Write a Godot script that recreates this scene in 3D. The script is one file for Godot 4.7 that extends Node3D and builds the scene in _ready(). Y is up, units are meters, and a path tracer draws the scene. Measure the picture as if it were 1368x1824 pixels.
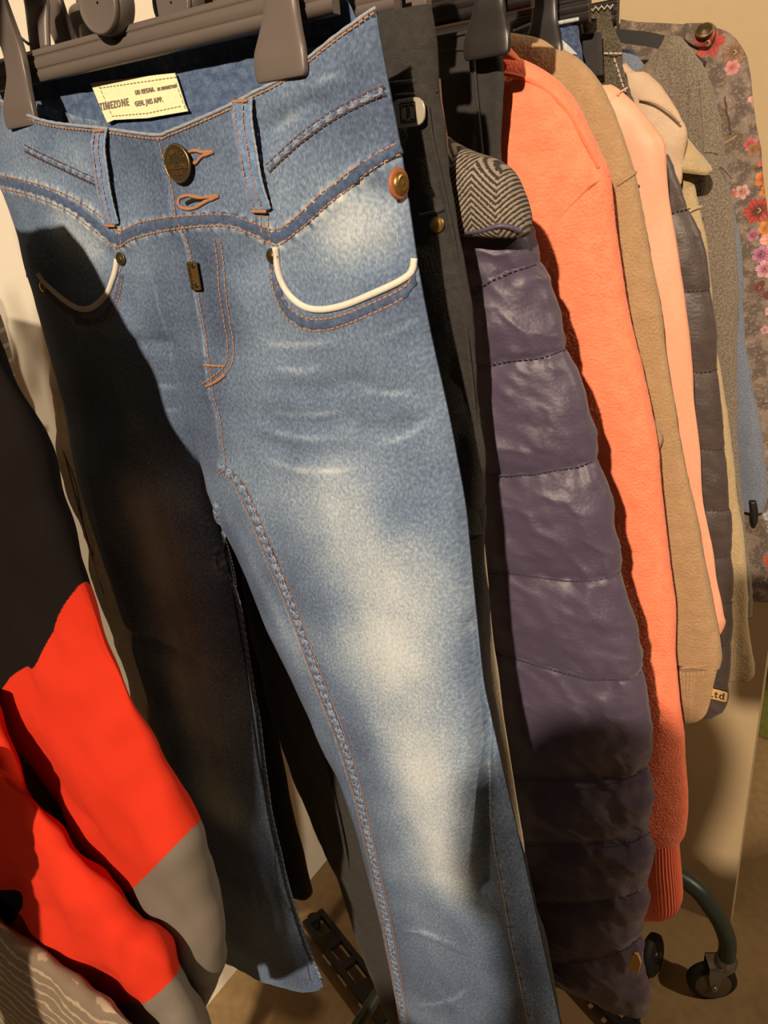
extends Node3D

# ------------------------------------------------------------------ frame of the place
# x right, y up, -z ahead of the photographer. The clothes rail runs along RD,
# the hangers lie along HD; O is the point on the floor below the first hanger.
const FPX := 1370.0
const CAM := Vector3(0, 1.55, 0)
var AX: Vector3
var AY: Vector3
var AF: Vector3
var RD: Vector3
var HD: Vector3
var O := Vector3(-0.2, 0, -0.72)
const UP := Vector3.UP
const LAMP := Vector3(-1.0, 2.80, 2.0)
var taken := {}
var M := {}
var nz := FastNoiseLite.new()

func axes():
	var p := deg_to_rad(24.0)
	var ro := deg_to_rad(-5.5)
	AF = Vector3(0, -sin(p), -cos(p))
	var u := Vector3(0, cos(p), -sin(p))
	AX = Vector3.RIGHT * cos(ro) + u * sin(ro)
	AY = -Vector3.RIGHT * sin(ro) + u * cos(ro)
	var th := deg_to_rad(35.0)
	RD = Vector3(sin(th), 0, -cos(th))
	HD = Vector3(cos(th), 0, sin(th))

func ray(x: float, y: float) -> Vector3:
	return AX * (x - 684.0) - AY * (y - 912.0) + AF * FPX
func at(h: float, y: float, t: float) -> Vector3:
	return O + HD * h + RD * t + UP * y
func px(x: float, y: float, t: float) -> Vector3:          # pixel on the upright plane t along the rail
	var d := ray(x, y)
	return CAM + d * (((O - CAM).dot(RD) + t) / d.dot(RD))
func hy(x: float, y: float, t: float) -> Vector2:
	var p := px(x, y, t)
	return Vector2((p - O).dot(HD), p.y)
func on_floor(x: float, y: float, lift := 0.0) -> Vector3:
	var d := ray(x, y)
	return CAM + d * ((lift - CAM.y) / d.y)
func toh(p: Vector3) -> Vector3:
	return Vector3((p - O).dot(HD), p.y, (p - O).dot(RD))

# ------------------------------------------------------------------ naming
func numbered(n: String) -> String:
	if not taken.has(n):
		taken[n] = 0
		return n
	taken[n] += 1
	return "%s_%03d" % [n, taken[n]]
func thing(called, label, category, where := Vector3.ZERO, group := "") -> Node3D:
	var o := Node3D.new()
	o.name = numbered(called)
	add_child(o)
	o.position = where
	o.set_meta("label", label)
	o.set_meta("category", category)
	if group != "":
		o.set_meta("group", group)
	return o
func part(called: String, mesh: Mesh, mat: Material, parent: Node3D, label := "", stuff := false) -> MeshInstance3D:
	var o := MeshInstance3D.new()
	o.name = called
	o.mesh = mesh
	o.material_override = mat
	parent.add_child(o, true)
	# meshes are given in room coordinates; bring them home to the parent
	o.position = -parent_pos(parent)
	if label != "":
		o.set_meta("label", label)
	if stuff:
		o.set_meta("kind", "stuff")
	return o
func parent_pos(n: Node3D) -> Vector3:
	var p := Vector3.ZERO
	var k = n
	while k != self and k != null:
		p += k.position
		k = k.get_parent()
	return p
func struct(called: String, mesh: Mesh, mat: Material) -> MeshInstance3D:
	var o := MeshInstance3D.new()
	o.name = called
	o.mesh = mesh
	o.material_override = mat
	add_child(o)
	o.set_meta("kind", "structure")
	return o

# ------------------------------------------------------------------ meshes
func arr_mesh(v: PackedVector3Array, uv: PackedVector2Array, ix: PackedInt32Array, col := PackedColorArray()) -> ArrayMesh:
	var nr := PackedVector3Array()
	nr.resize(v.size())
	for k in range(0, ix.size(), 3):
		var a := v[ix[k]]
		var n := (v[ix[k + 2]] - a).cross(v[ix[k + 1]] - a)
		nr[ix[k]] += n
		nr[ix[k + 1]] += n
		nr[ix[k + 2]] += n
	for k in nr.size():
		var l := nr[k].length()
		nr[k] = nr[k] / l if l > 1e-14 else UP
	var A := []
	A.resize(Mesh.ARRAY_MAX)
	A[Mesh.ARRAY_VERTEX] = v
	A[Mesh.ARRAY_NORMAL] = nr
	A[Mesh.ARRAY_TEX_UV] = uv
	A[Mesh.ARRAY_INDEX] = ix
	if col.size() == v.size():
		A[Mesh.ARRAY_COLOR] = col
	var m := ArrayMesh.new()
	m.add_surface_from_arrays(Mesh.PRIMITIVE_TRIANGLES, A)
	return m

func catmull(P: Array, k: int, f: float):
	var n := P.size()
	var a = P[max(k - 1, 0)]
	var b = P[k]
	var c = P[min(k + 1, n - 1)]
	var d = P[min(k + 2, n - 1)]
	var f2 := f * f
	var f3 := f2 * f
	return (b * 2.0 + (c - a) * f + (a * 2.0 - b * 5.0 + c * 4.0 - d) * f2 + (b * 3.0 - a - c * 3.0 + d) * f3) * 0.5

func spline(P: Array, step: float) -> Array:              # smooth curve through Vector2/Vector3 points, resampled
	var out := []
	for k in P.size() - 1:
		var n: int = max(1, int(ceil((P[k + 1] - P[k]).length() / step)))
		for j in n:
			out.append(catmull(P, k, float(j) / n))
	out.append(P[-1])
	return out

# a section: [Lh, Ly, Rh, Ry, half thickness, t]
func SP(lx, ly, rx, ry, d, t) -> Array:
	var a := hy(lx, ly, t)
	var b := hy(rx, ry, t)
	return [a.x, a.y, b.x, b.y, d, t]
func SM(lh, rx, ry, d, t) -> Array:                       # left edge given in metres, right edge by pixel
	var b := hy(rx, ry, t)
	return [lh, b.y, b.x, b.y, d, t]
func column(lh, pts: Array, d, t) -> Array:
	var out := []
	for p in pts:
		out.append(SM(lh, p[0], p[1], d, t))
	return out

func sec_at(S: Array, v: float) -> Array:
	var q: float = clamp(v, 0.0, 1.0) * (S.size() - 1)
	var k: int = min(int(q), S.size() - 2)
	var f := q - k
	var r := []
	for c in 6:
		var a: float = S[max(k - 1, 0)][c]
		var b: float = S[k][c]
		var e: float = S[k + 1][c]
		var g: float = S[min(k + 2, S.size() - 1)][c]
		r.append(0.5 * (2.0 * b + (e - a) * f + (2.0 * a - 5.0 * b + 4.0 * e - g) * f * f + (3.0 * b - a - 3.0 * e + g) * f * f * f))
	return r

# tube of cloth lofted through sections. opt: n exponent, rows, cols, disp Callable(h, y, t, v, c, s), open_top, open_bottom
func loft(S: Array, rows := 60, cols := 40, opt := {}) -> ArrayMesh:
	var n: float = opt.get("n", 2.6)
	var e := 2.0 / n
	var disp = opt.get("disp", null)
	var v := PackedVector3Array()
	var uv := PackedVector2Array()
	var ix := PackedInt32Array()
	for r in rows + 1:
		var q := float(r) / rows
		var s := sec_at(S, q)
		var mh: float = (s[0] + s[2]) * 0.5
		var my: float = (s[1] + s[3]) * 0.5
		var wh: float = (s[2] - s[0]) * 0.5
		var wy: float = (s[3] - s[1]) * 0.5
		var wl: float = max(Vector2(wh, wy).length(), 1e-4)
		for c in cols:
			var a := TAU * c / cols
			var ca := cos(a)
			var sa := sin(a)
			var ce: float = sign(ca) * pow(abs(ca), e)
			var se: float = sign(sa) * pow(abs(sa), e)
			var h := mh + wh * ce
			var y := my + wy * ce
			var t: float = s[5] - s[4] * se
			var k := 0.0
			if disp != null:
				k = disp.call(h, y, t, q, ce, se)
			if k != 0.0:
				var nx: float = ca / wl
				var nt: float = sa / max(s[4], 1e-4)
				var ln := sqrt(nx * nx + nt * nt)
				h += k * nx / ln * (wh / wl)
				y += k * nx / ln * (wy / wl)
				t -= k * nt / ln
			v.append(at(h, y, t))
			uv.append(Vector2(h, -y))
	for r in rows:
		for c in cols:
			var a := r * cols + c
			var b := r * cols + (c + 1) % cols
			ix.append_array([a, a + cols, b, b, a + cols, b + cols])
	for e2 in 2:
		if e2 == 0 and opt.get("open_top", false): continue
		if e2 == 1 and opt.get("open_bottom", false): continue
		var base := e2 * rows * cols
		var mid := Vector3.ZERO
		for c in cols:
			mid += v[base + c] / cols
		var m := v.size()
		v.append(mid)
		var g := toh(mid)
		uv.append(Vector2(g.x, -g.y))
		for c in cols:
			var a := base + c
			var b := base + (c + 1) % cols
			if e2 == 0: ix.append_array([m, a, b])
			else: ix.append_array([m, b, a])
	return arr_mesh(v, uv, ix)

# the t of the front face of a loft at (h, y)
func front_t(S: Array, h: float, y: float, n := 2.6) -> float:
	var lo := 0.0
	var hi := 1.0
	for k in 18:
		var m := (lo + hi) * 0.5
		var s := sec_at(S, m)
		if (s[1] + s[3]) * 0.5 > y: lo = m
		else: hi = m
	var s := sec_at(S, lo)
	var x: float = clamp((h - (s[0] + s[2]) * 0.5) / max((s[2] - s[0]) * 0.5, 1e-4), -1.0, 1.0)
	return s[5] - s[4] * pow(max(0.0, 1.0 - pow(abs(x), n)), 1.0 / n)
func on_loft(S: Array, x: float, y: float, lift := 0.001, n := 2.6) -> Vector3:
	var t: float = S[0][5]
	for k in 4:
		var p := hy(x, y, t)
		t = front_t(S, p.x, p.y, n)
	return px(x, y, t - lift)

func tube(P: Array, rad: float, sides := 8, opt := {}) -> ArrayMesh:
	var v := PackedVector3Array()
	var uv := PackedVector2Array()
	var ix := PackedInt32Array()
	var ru: float = opt.get("flat", 1.0)
	var wob: float = opt.get("wob", 0.0)
	var per: float = opt.get("per", 0.006)
	var ref: Vector3 = opt.get("ref", RD)
	var len := 0.0
	for k in P.size():
		var d: Vector3 = (P[min(k + 1, P.size() - 1)] - P[max(k - 1, 0)]).normalized()
		var a := d.cross(ref)
		if a.length() < 0.05: a = d.cross(UP + Vector3(0.3, 0, 0.1))
		a = a.normalized()
		var b := d.cross(a).normalized()
		if k > 0: len += (P[k] - P[k - 1]).length()
		var r := rad
		if wob > 0.0: r *= 1.0 + wob * sin(TAU * len / per)
		if opt.has("taper") : r *= lerp(1.0, opt.taper, float(k) / (P.size() - 1))
		for c in sides:
			var g := TAU * c / sides
			v.append(P[k] + a * cos(g) * r + b * sin(g) * r * ru)
			uv.append(Vector2(g / TAU, len))
	for k in P.size() - 1:
		for c in sides:
			var a2 := k * sides + c
			var b2 := k * sides + (c + 1) % sides
			ix.append_array([a2, b2, a2 + sides, b2, b2 + sides, a2 + sides])
	for e in 2:
		var base := e * (P.size() - 1) * sides
		var m := v.size()
		v.append(P[0] if e == 0 else P[-1])
		uv.append(Vector2.ZERO)
		for c in sides:
			if e == 0: ix.append_array([m, base + (c + 1) % sides, base + c])
			else: ix.append_array([m, base + c, base + (c + 1) % sides])
	return arr_mesh(v, uv, ix)

# thread dashes lying along a curve
func stitches(P: Array, nrm: Vector3, l := 0.0030, gap := 0.0011, w := 0.0006, hgt := 0.0005) -> ArrayMesh:
	var v := PackedVector3Array()
	var uv := PackedVector2Array()
	var ix := PackedInt32Array()
	var pos := 0.0
	var next := 0.0
	for k in P.size() - 1:
		var a: Vector3 = P[k]
		var b: Vector3 = P[k + 1]
		var L := (b - a).length()
		if L < 1e-6: continue
		var d := (b - a) / L
		var s := d.cross(nrm).normalized() * w
		while next < pos + L:
			var p0 := a + d * (next - pos)
			var p1 := p0 + d * l
			var i := v.size()
			v.append_array([p0 - s, p0 + s, p1 - s, p1 + s, p0 + d * l * 0.2 + nrm * hgt, p1 - d * l * 0.2 + nrm * hgt])
			for q in 6: uv.append(Vector2.ZERO)
			ix.append_array([i, i + 4, i + 1, i + 2, i + 3, i + 5, i, i + 2, i + 4, i + 2, i + 5, i + 4, i + 1, i + 4, i + 3, i + 3, i + 4, i + 5])
			next += l + gap
		pos += L
	return arr_mesh(v, uv, ix)

# flat plate: outline in a plane (origin, ux, uy), thickness along nrm, bevelled rim
func plate(org: Vector3, ux: Vector3, uy: Vector3, nrm: Vector3, pts: Array, th: float, bev := 0.0005) -> ArrayMesh:
	var poly := PackedVector2Array()
	for p in pts: poly.append(p)
	if Geometry2D.is_polygon_clockwise(poly): poly.reverse()
	var tri := Geometry2D.triangulate_polygon(poly)
	var cen := Vector2.ZERO
	for p in poly: cen += p / poly.size()
	var v := PackedVector3Array()
	var uv := PackedVector2Array()
	var ix := PackedInt32Array()
	var n := poly.size()
	var rings := [[0.0, 0.0], [th - bev, 0.0], [th, bev]]
	for g in rings:
		for p in poly:
			var q: Vector2 = p + (cen - p).normalized() * g[1]
			v.append(org + ux * q.x + uy * q.y + nrm * g[0])
			uv.append(q)
	for r in 2:
		for c in n:
			var a := r * n + c
			var b := r * n + (c + 1) % n
			ix.append_array([a, a + n, b, b, a + n, b + n])
	var top := v.size()
	for p in poly:
		var q: Vector2 = p + (cen - p).normalized() * bev
		v.append(org + ux * q.x + uy * q.y + nrm * th)
		uv.append(q)
	for k in range(0, tri.size(), 3):
		ix.append_array([top + tri[k], top + tri[k + 2], top + tri[k + 1]])
		ix.append_array([tri[k], tri[k + 1], tri[k + 2]])
	return arr_mesh(v, uv, ix)
func rounded(w: float, h: float, r: float, n := 5) -> Array:
	var out := []
	for q in 4:
		var c := Vector2((w * 0.5 - r) * (1 if q in [0, 3] else -1), (h * 0.5 - r) * (1 if q in [0, 1] else -1))
		for k in n + 1:
			var a := PI * 0.5 * (q + float(k) / n)
			out.append(c + Vector2(cos(a), sin(a)) * r)
	return out

# lathe round axis nrm at org: profile points (radius, height)
func lathe(org: Vector3, nrm: Vector3, prof: Array, sides := 24) -> ArrayMesh:
	var a := nrm.cross(UP)
	if a.length() < 0.1: a = nrm.cross(Vector3.RIGHT)
	a = a.normalized()
	var b := nrm.cross(a).normalized()
	var v := PackedVector3Array()
	var uv := PackedVector2Array()
	var ix := PackedInt32Array()
	for p in prof:
		for c in sides:
			var g := TAU * c / sides
			v.append(org + (a * cos(g) + b * sin(g)) * p[0] + nrm * p[1])
			uv.append(Vector2(c / float(sides), p[1]))
	for r in prof.size() - 1:
		for c in sides:
			var i := r * sides + c
			var j := r * sides + (c + 1) % sides
			ix.append_array([i, j, i + sides, j, j + sides, i + sides])
	return arr_mesh(v, uv, ix)

func box_mesh(a: Vector3, ex: Vector3, ey: Vector3, ez: Vector3) -> ArrayMesh:    # centre and half edges
	var v := PackedVector3Array()
	var uv := PackedVector2Array()
	var ix := PackedInt32Array()
	for f in [[ex, ey, ez], [-ex, ez, ey], [ey, ez, ex], [-ey, ex, ez], [ez, ex, ey], [-ez, ey, ex]]:
		var i := v.size()
		for s in [[-1, -1], [1, -1], [1, 1], [-1, 1]]:
			v.append(a + f[0] + f[1] * s[0] + f[2] * s[1])
			uv.append(Vector2(s[0], s[1]))
		ix.append_array([i, i + 2, i + 1, i, i + 3, i + 2])
	return arr_mesh(v, uv, ix)

func lettering(txt: String, size: float, org: Vector3, ux: Vector3, nrm: Vector3, mat: Material, parent: Node3D, serif := false):
	var f := SystemFont.new()
	f.font_names = PackedStringArray(["Droid Serif" if serif else "Droid Sans"])
	f.font_weight = 700
	var tm := TextMesh.new()
	tm.font = f
	tm.text = txt
	tm.font_size = 32
	tm.pixel_size = size / 24.0
	tm.depth = 0.0006
	tm.curve_step = 1.0
	var o := MeshInstance3D.new()
	o.name = "lettering"
	o.mesh = tm
	o.material_override = mat
	parent.add_child(o, true)
	var b := Basis(ux.normalized(), nrm.cross(ux).normalized(), nrm.normalized())
	o.transform = Transform3D(b, org - parent_pos(parent))

# ------------------------------------------------------------------ materials
func plain(c: Color, rough := 0.8, metal := 0.0) -> StandardMaterial3D:
	var m := StandardMaterial3D.new()
	m.albedo_color = c
	m.roughness = rough
	m.metallic = metal
	return m
func c8(r, g, b) -> Color:
	return Color(r / 255.0, g / 255.0, b / 255.0)
func noise_image(size: int, freq: float, seed: int, oct := 4, stretch := 1.0) -> Image:
	var n := FastNoiseLite.new()
	n.noise_type = FastNoiseLite.TYPE_SIMPLEX_SMOOTH
	n.seed = seed
	n.frequency = freq
	n.fractal_octaves = oct
	var im := n.get_seamless_image(size, int(size / stretch))
	im.resize(size, size, Image.INTERPOLATE_BILINEAR)
	return im
# cloth: two dye tones mixed by a fibre pattern, with a fine weave relief. scale = repeats per metre
func cloth(c1: Color, c2: Color, seed: int, scale := 6.0, rough := 0.9, relief := 2.0, freq := 0.05, stretch := 1.0, sheen := 0.25) -> StandardMaterial3D:
	var S := 256
	var a := noise_image(S, freq, seed, 5, stretch)
	var b := noise_image(S, 0.22, seed + 7, 2)
	a.convert(Image.FORMAT_L8)
	b.convert(Image.FORMAT_L8)
	var da := a.get_data()
	var db := b.get_data()
	var out := PackedByteArray()
	out.resize(S * S * 3)
	for k in S * S:
		var f: float = clamp((da[k] * 0.6 + db[k] * 0.4) / 255.0, 0, 1)
		f = smoothstep(0.2, 0.8, f)
		var c := c1.lerp(c2, f)
		out[k * 3] = int(c.r * 255)
		out[k * 3 + 1] = int(c.g * 255)
		out[k * 3 + 2] = int(c.b * 255)
	var im := Image.create_from_data(S, S, false, Image.FORMAT_RGB8, out)
	var m := StandardMaterial3D.new()
	m.albedo_texture = ImageTexture.create_from_image(im)
	m.uv1_triplanar = true
	m.uv1_world_triplanar = true
	m.uv1_scale = Vector3.ONE * scale
	m.roughness = rough
	if relief > 0.0:
		var bi := b.duplicate()
		bi.convert(Image.FORMAT_RGBA8)
		bi.bump_map_to_normal_map(relief)
		m.normal_enabled = true
		m.normal_texture = ImageTexture.create_from_image(bi)
		m.normal_scale = 0.6
	if sheen > 0.0:
		m.rim_enabled = true
		m.rim = sheen
		m.rim_tint = 0.6
	return m

func make_materials():
	M.plastic = plain(c8(92, 83, 78), 0.42)
	M.dark_plastic = plain(c8(32, 28, 27), 0.38)
	M.tan_leather = plain(c8(196, 150, 96), 0.7)
	M.panel = cloth(c8(184, 162, 127), c8(179, 157, 122), 29, 0.8, 0.9, 0.0, 0.02, 1.0, 0.0)
	M.steel = plain(c8(150, 150, 150), 0.35, 0.9)
	M.brass = plain(c8(150, 122, 70), 0.38, 0.85)
	M.old_brass = plain(c8(92, 78, 56), 0.42, 0.8)
	M.bright_metal = plain(c8(205, 196, 178), 0.4, 0.6)
	M.thread = plain(c8(152, 108, 78), 0.8)
	M.dark_thread = plain(c8(70, 50, 48), 0.85)
	M.pale_thread = plain(c8(170, 160, 150), 0.85)
	M.piping = cloth(c8(214, 208, 196), c8(190, 184, 172), 3, 40.0, 0.9, 3.0)
	M.label = cloth(c8(236, 226, 186), c8(226, 214, 168), 5, 20.0, 0.8, 1.0)
	M.ink = plain(c8(120, 112, 96), 0.9)
	M.leather = plain(c8(150, 86, 48), 0.6)
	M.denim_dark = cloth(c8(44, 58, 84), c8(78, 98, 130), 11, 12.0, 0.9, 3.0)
	M.denim_mid = cloth(c8(70, 98, 140), c8(120, 142, 172), 12, 14.0, 0.9, 3.0)
	M.denim_pale = cloth(c8(140, 150, 162), c8(196, 196, 190), 13, 20.0, 0.9, 3.0)
	M.black_denim = cloth(c8(32, 30, 28), c8(48, 44, 41), 14, 9.0, 0.9, 3.0, 0.05, 1.0, 0.12)
	M.black_cloth = cloth(c8(34, 31, 30), c8(46, 42, 40), 15, 9.0, 0.85, 2.0, 0.05, 1.0, 0.12)
	M.khaki = cloth(c8(142, 122, 94), c8(120, 100, 76), 16, 5.0, 0.9, 2.0)
	M.cream = cloth(c8(222, 208, 182), c8(208, 192, 164), 17, 6.0, 0.9, 1.0)
	M.coral = cloth(c8(248, 136, 100), c8(240, 120, 86), 18, 5.0, 0.95, 2.5, 0.04)
	M.coral_rib = cloth(c8(236, 118, 84), c8(226, 106, 74), 19, 12.0, 0.95, 2.0)
	M.beige = cloth(c8(164, 134, 98), c8(152, 122, 88), 20, 5.0, 0.95, 2.5, 0.04)
	M.satin = cloth(c8(224, 160, 130), c8(218, 153, 123), 21, 3.0, 0.5, 0.3, 0.02, 1.0, 0.1)
	M.satin.metallic_specular = 0.45
	M.puffer = cloth(c8(74, 64, 84), c8(68, 58, 78), 22, 4.0, 0.5, 0.6, 0.03, 1.0, 0.3)
	M.puffer.metallic_specular = 0.5
	M.quilt = cloth(c8(72, 60, 56), c8(62, 52, 50), 23, 4.0, 0.5, 0.6, 0.03)
	M.blush = cloth(c8(190, 162, 134), c8(182, 154, 126), 24, 4.0, 0.6, 0.5)
	M.wool = cloth(c8(178, 156, 118), c8(164, 142, 106), 25, 6.0, 0.98, 3.0, 0.05, 1.0, 0.4)
	M.grey_knit = cloth(c8(84, 76, 68), c8(146, 132, 114), 26, 10.0, 0.98, 4.0, 0.12, 1.0, 0.3)
	M.blue_knit = cloth(c8(86, 96, 116), c8(122, 128, 140), 27, 10.0, 0.95, 3.0, 0.1)
	M.acid = cloth(c8(34, 30, 24), c8(104, 92, 66), 28, 14.0, 0.9, 3.0, 0.09)
	M.wall = cloth(c8(247, 239, 222), c8(243, 235, 217), 30, 0.8, 0.92, 0.0, 0.02, 1.0, 0.0)
	M.floor = cloth(c8(150, 124, 86), c8(128, 104, 70), 31, 0.7, 0.5, 0.0, 0.012, 1.0, 0.0)
	M.white = plain(c8(226, 220, 208), 0.9)
	M.green = cloth(c8(112, 112, 36), c8(88, 90, 28), 33, 2.5, 0.9, 2.0)
	M.tube = plain(c8(62, 72, 66), 0.4, 0.3)
	M.rubber = plain(c8(26, 23, 22), 0.7)
	M.skin = plain(c8(206, 150, 120), 0.6)
	M.coat_dark = cloth(c8(40, 38, 42), c8(52, 48, 52), 35, 5.0, 0.9, 2.0)

# ------------------------------------------------------------------ camera, light, room
func setup_view():
	M.lamp.emission_enabled = true
	M.lamp.emission = Color(1.0, 0.85, 0.64)
	M.lamp.emission_energy_multiplier = 3.0
	var cam := Camera3D.new()
	cam.name = "camera"
	add_child(cam)
	cam.fov = rad_to_deg(2.0 * atan(912.0 / FPX))
	cam.near = 0.02
	cam.transform = Transform3D(Basis(AX, AY, -AF), CAM)
	cam.current = true
	var we := WorldEnvironment.new()
	we.name = "environment"
	var env := Environment.new()
	env.background_mode = Environment.BG_COLOR
	env.background_color = Color(0, 0, 0)
	env.ambient_light_source = Environment.AMBIENT_SOURCE_DISABLED
	env.tonemap_mode = Environment.TONE_MAPPER_LINEAR
	env.tonemap_exposure = 1.0
	env.sdfgi_enabled = true
	env.ssao_enabled = true
	env.ssil_enabled = true
	we.environment = env
	add_child(we)
	# the shop's spotlight behind the photographer, and two added, unseen fill lamps further off
	spotlight(LAMP, at(0.25, 1.15, 0.1), 17.0, 62.0, "black ceiling spotlight aimed at the clothes rail", 0.035)
	spotlight(Vector3(2.3, 2.80, 0.4), Vector3(1.3, 0.0, -2.0), 5.0, 60.0, "added black fill spotlight on the ceiling, aimed past the partition end", 0.05)
	spotlight(Vector3(-2.6, 2.80, 0.6), Vector3(-1.5, 0.6, 1.2), 2.0, 60.0, "added black fill spotlight on the ceiling over the shop floor", 0.05)

func spotlight(p: Vector3, target: Vector3, energy: float, angle: float, label: String, size: float):
	var t := thing("ceiling_spotlight", label, "spotlight", Vector3(p.x, 2.9, p.z), "ceiling spotlights")
	var d := (target - p).normalized()
	part("stem", tube([Vector3(p.x, 2.9, p.z), p - d * 0.08], 0.008, 8), M.black, t)
	part("housing", lathe(p, d, [[0.001, -0.14], [0.035, -0.14], [0.042, -0.12], [0.045, -0.01], [0.045, 0.0], [0.040, 0.0], [0.038, -0.02], [0.001, -0.02]], 24), M.black, t)
	part("lens", lathe(p, d, [[0.001, -0.016], [0.036, -0.016]], 24), M.lamp, t)
	var l := SpotLight3D.new()
	l.name = "light"
	t.add_child(l)
	l.look_at_from_position(p + d * 0.01, target, UP)
	l.light_color = Color(1.0, 0.905, 0.785)
	l.light_energy = energy
	l.spot_angle = angle
	l.spot_angle_attenuation = 0.6
	l.spot_range = 12.0
	l.spot_attenuation = 2.0
	l.light_size = size
	l.shadow_enabled = true

func slab(a: Vector3, b: Vector3) -> BoxMesh:
	var m := BoxMesh.new()
	m.size = (b - a).abs()
	return m
func room():
	for w in [["floor", Vector3(-3.6, -0.1, -4.6), Vector3(3.6, 0, 3.6), "floor"], ["ceiling", Vector3(-3.6, 2.9, -4.6), Vector3(3.6, 3.0, 3.6), "ceiling"],
			["wall_far", Vector3(-3.6, 0, -4.7), Vector3(3.6, 2.9, -4.6), "shop"], ["wall_near", Vector3(-3.6, 0, 3.6), Vector3(3.6, 2.9, 3.7), "shop"],
			["wall_west", Vector3(-3.7, 0, -4.6), Vector3(-3.6, 2.9, 3.6), "shop"], ["wall_east", Vector3(3.6, 0, -4.6), Vector3(3.7, 2.9, 3.6), "shop"]]:
		var o := struct(w[0], slab(w[1], w[2]), M[w[3]])
		o.position = (w[1] + w[2]) * 0.5
	# partition along the rail and the panel that closes its end
	struct("wall_left", box_mesh(at(-0.44, 1.25, 0.42), HD * 0.03, UP * 1.25, RD * 0.44), M.wall)
	struct("wall_back", box_mesh(at(0.045, 1.25, 0.84), HD * 0.425, UP * 1.25, RD * 0.022), M.panel)

# ------------------------------------------------------------------ clip hangers
func clip_sections(h: float, y: float, t: float) -> Array:
	var S := []
	for r in [[0.056, 0.006, 0.002, -0.006], [0.053, 0.0125, 0.0032, -0.007], [0.043, 0.0155, 0.0034, -0.008], [0.03, 0.0140, 0.0036, -0.005],
			[0.01, 0.0125, 0.0038, -0.001], [-0.008, 0.0135, 0.0036, -0.002], [-0.022, 0.0175, 0.0034, -0.006], [-0.033, 0.0210, 0.0034, -0.009], [-0.045, 0.0212, 0.0032, -0.010], [-0.0485, 0.0190, 0.0026, -0.010]]:
		S.append([h - r[1], y + r[0], h + r[1], y + r[0], r[2], t - 0.014 + r[3]])
	return S
func clip_hanger(t: float, hl: float, hr: float, y: float, c0: float, c1: float, label: String, pm: Material = M.plastic) -> Node3D:
	var mid := 0.042
	var o := thing("clip_hanger", label, "hanger", at(mid, y, t), "black plastic clip hangers on the rail")
	# bar with two long grooves
	var prof := [Vector2(-0.011, 0.004), Vector2(-0.0045, 0.005), Vector2(-0.0040, 0.0035), Vector2(-0.0015, 0.0035), Vector2(-0.001, 0.005), Vector2(0.0045, 0.005), Vector2(0.005, 0.0035), Vector2(0.0075, 0.0035), Vector2(0.008, 0.005), Vector2(0.012, 0.004)]
	var ring := []
	for p in prof: ring.append(p)
	ring.append(Vector2(0.012, -0.004))
	ring.append(Vector2(-0.011, -0.004))
	part("bar", plate(at(hl, y, t), UP, -RD, HD, ring, hr - hl, 0.0004), pm, o)
	for c in [c0, c1]:
		var cl := part("clip", loft(clip_sections(c, y + 0.004, t), 48, 40, {"n": 5.0}), pm, o)
		var b := clip_sections(c, y + 0.004, t)
		b = b.slice(0, 5)
		for s in b: s[5] = 2.0 * t - s[5] - 0.004
		part("rear_jaw", loft(b, 20, 16, {"n": 3.2}), pm, cl)
		part("spring", tube(spline([at(c - 0.012, y + 0.02, t - 0.012), at(c - 0.013, y + 0.026, t), at(c - 0.012, y + 0.02, t + 0.010)], 0.002), 0.0012, 6), M.steel, cl)
	# round size plate at the middle and the hook that grips the rail
	part("size_plate", lathe(at(mid, y + 0.027, t - 0.014), -RD, [[0.001, 0.0], [0.0195, 0.0], [0.0205, 0.001], [0.0205, 0.004], [0.0185, 0.0045], [0.0180, 0.0030], [0.001, 0.003]], 32), pm, o)
	part("size_plate_rim", lathe(at(mid, y + 0.027, t - 0.014), RD, [[0.0195, 0.0], [0.021, 0.002], [0.021, 0.014], [0.016, 0.018], [0.001, 0.018]], 32), pm, o)
	var hk := []
	for k in 15:
		var a := lerpf(-0.5 * PI, 1.05 * PI, k / 14.0)
		hk.append(at(mid + 0.022 * cos(a), y + 0.125 + 0.022 * sin(a), t))
	part("hook", tube([at(mid, y + 0.03, t), at(mid, y + 0.08, t)] + hk, 0.0022, 8), M.steel, o)
	return o

# ------------------------------------------------------------------ the blue jeans on the first hanger
const J_H0 := -0.26
const J_H1 := 0.48
const J_Y0 := 0.437
const J_Y1 := 1.70
var jt := {}
var j_crotch := Vector2.ZERO

func edge_table(P: Array) -> PackedFloat32Array:
	var q := []
	for p in P: q.append(hy(p[0], p[1], 0.0))
	var T := PackedFloat32Array()
	T.resize(701)
	for k in 701:
		var y := 1.75 - k * 0.002
		var v: float = q[0].x
		if y <= q[-1].y:
			v = q[-1].x + (q[-1].x - q[-2].x) / (q[-1].y - q[-2].y) * (y - q[-1].y)
		else:
			for s in q.size() - 1:
				if y <= q[s].y and y > q[s + 1].y:
					v = lerpf(q[s].x, q[s + 1].x, (q[s].y - y) / (q[s].y - q[s + 1].y))
					break
		T[k] = v
	var R := T.duplicate()
	for k in 701:
		var s := 0.0
		var n := 0
		for d in range(-8, 9):
			var j: int = clamp(k + d, 0, 700)
			s += T[j]
			n += 1
		R[k] = s / n
	return R
func tab(T: PackedFloat32Array, y: float) -> float:
	var q: float = clamp((1.75 - y) / 0.002, 0.0, 699.0)
	var k := int(q)
	return lerpf(T[k], T[k + 1], q - k)
func jprof(s: float) -> float:
	return pow(max(0.0, 1.0 - pow(abs(s), 2.6)), 0.55)
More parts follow.
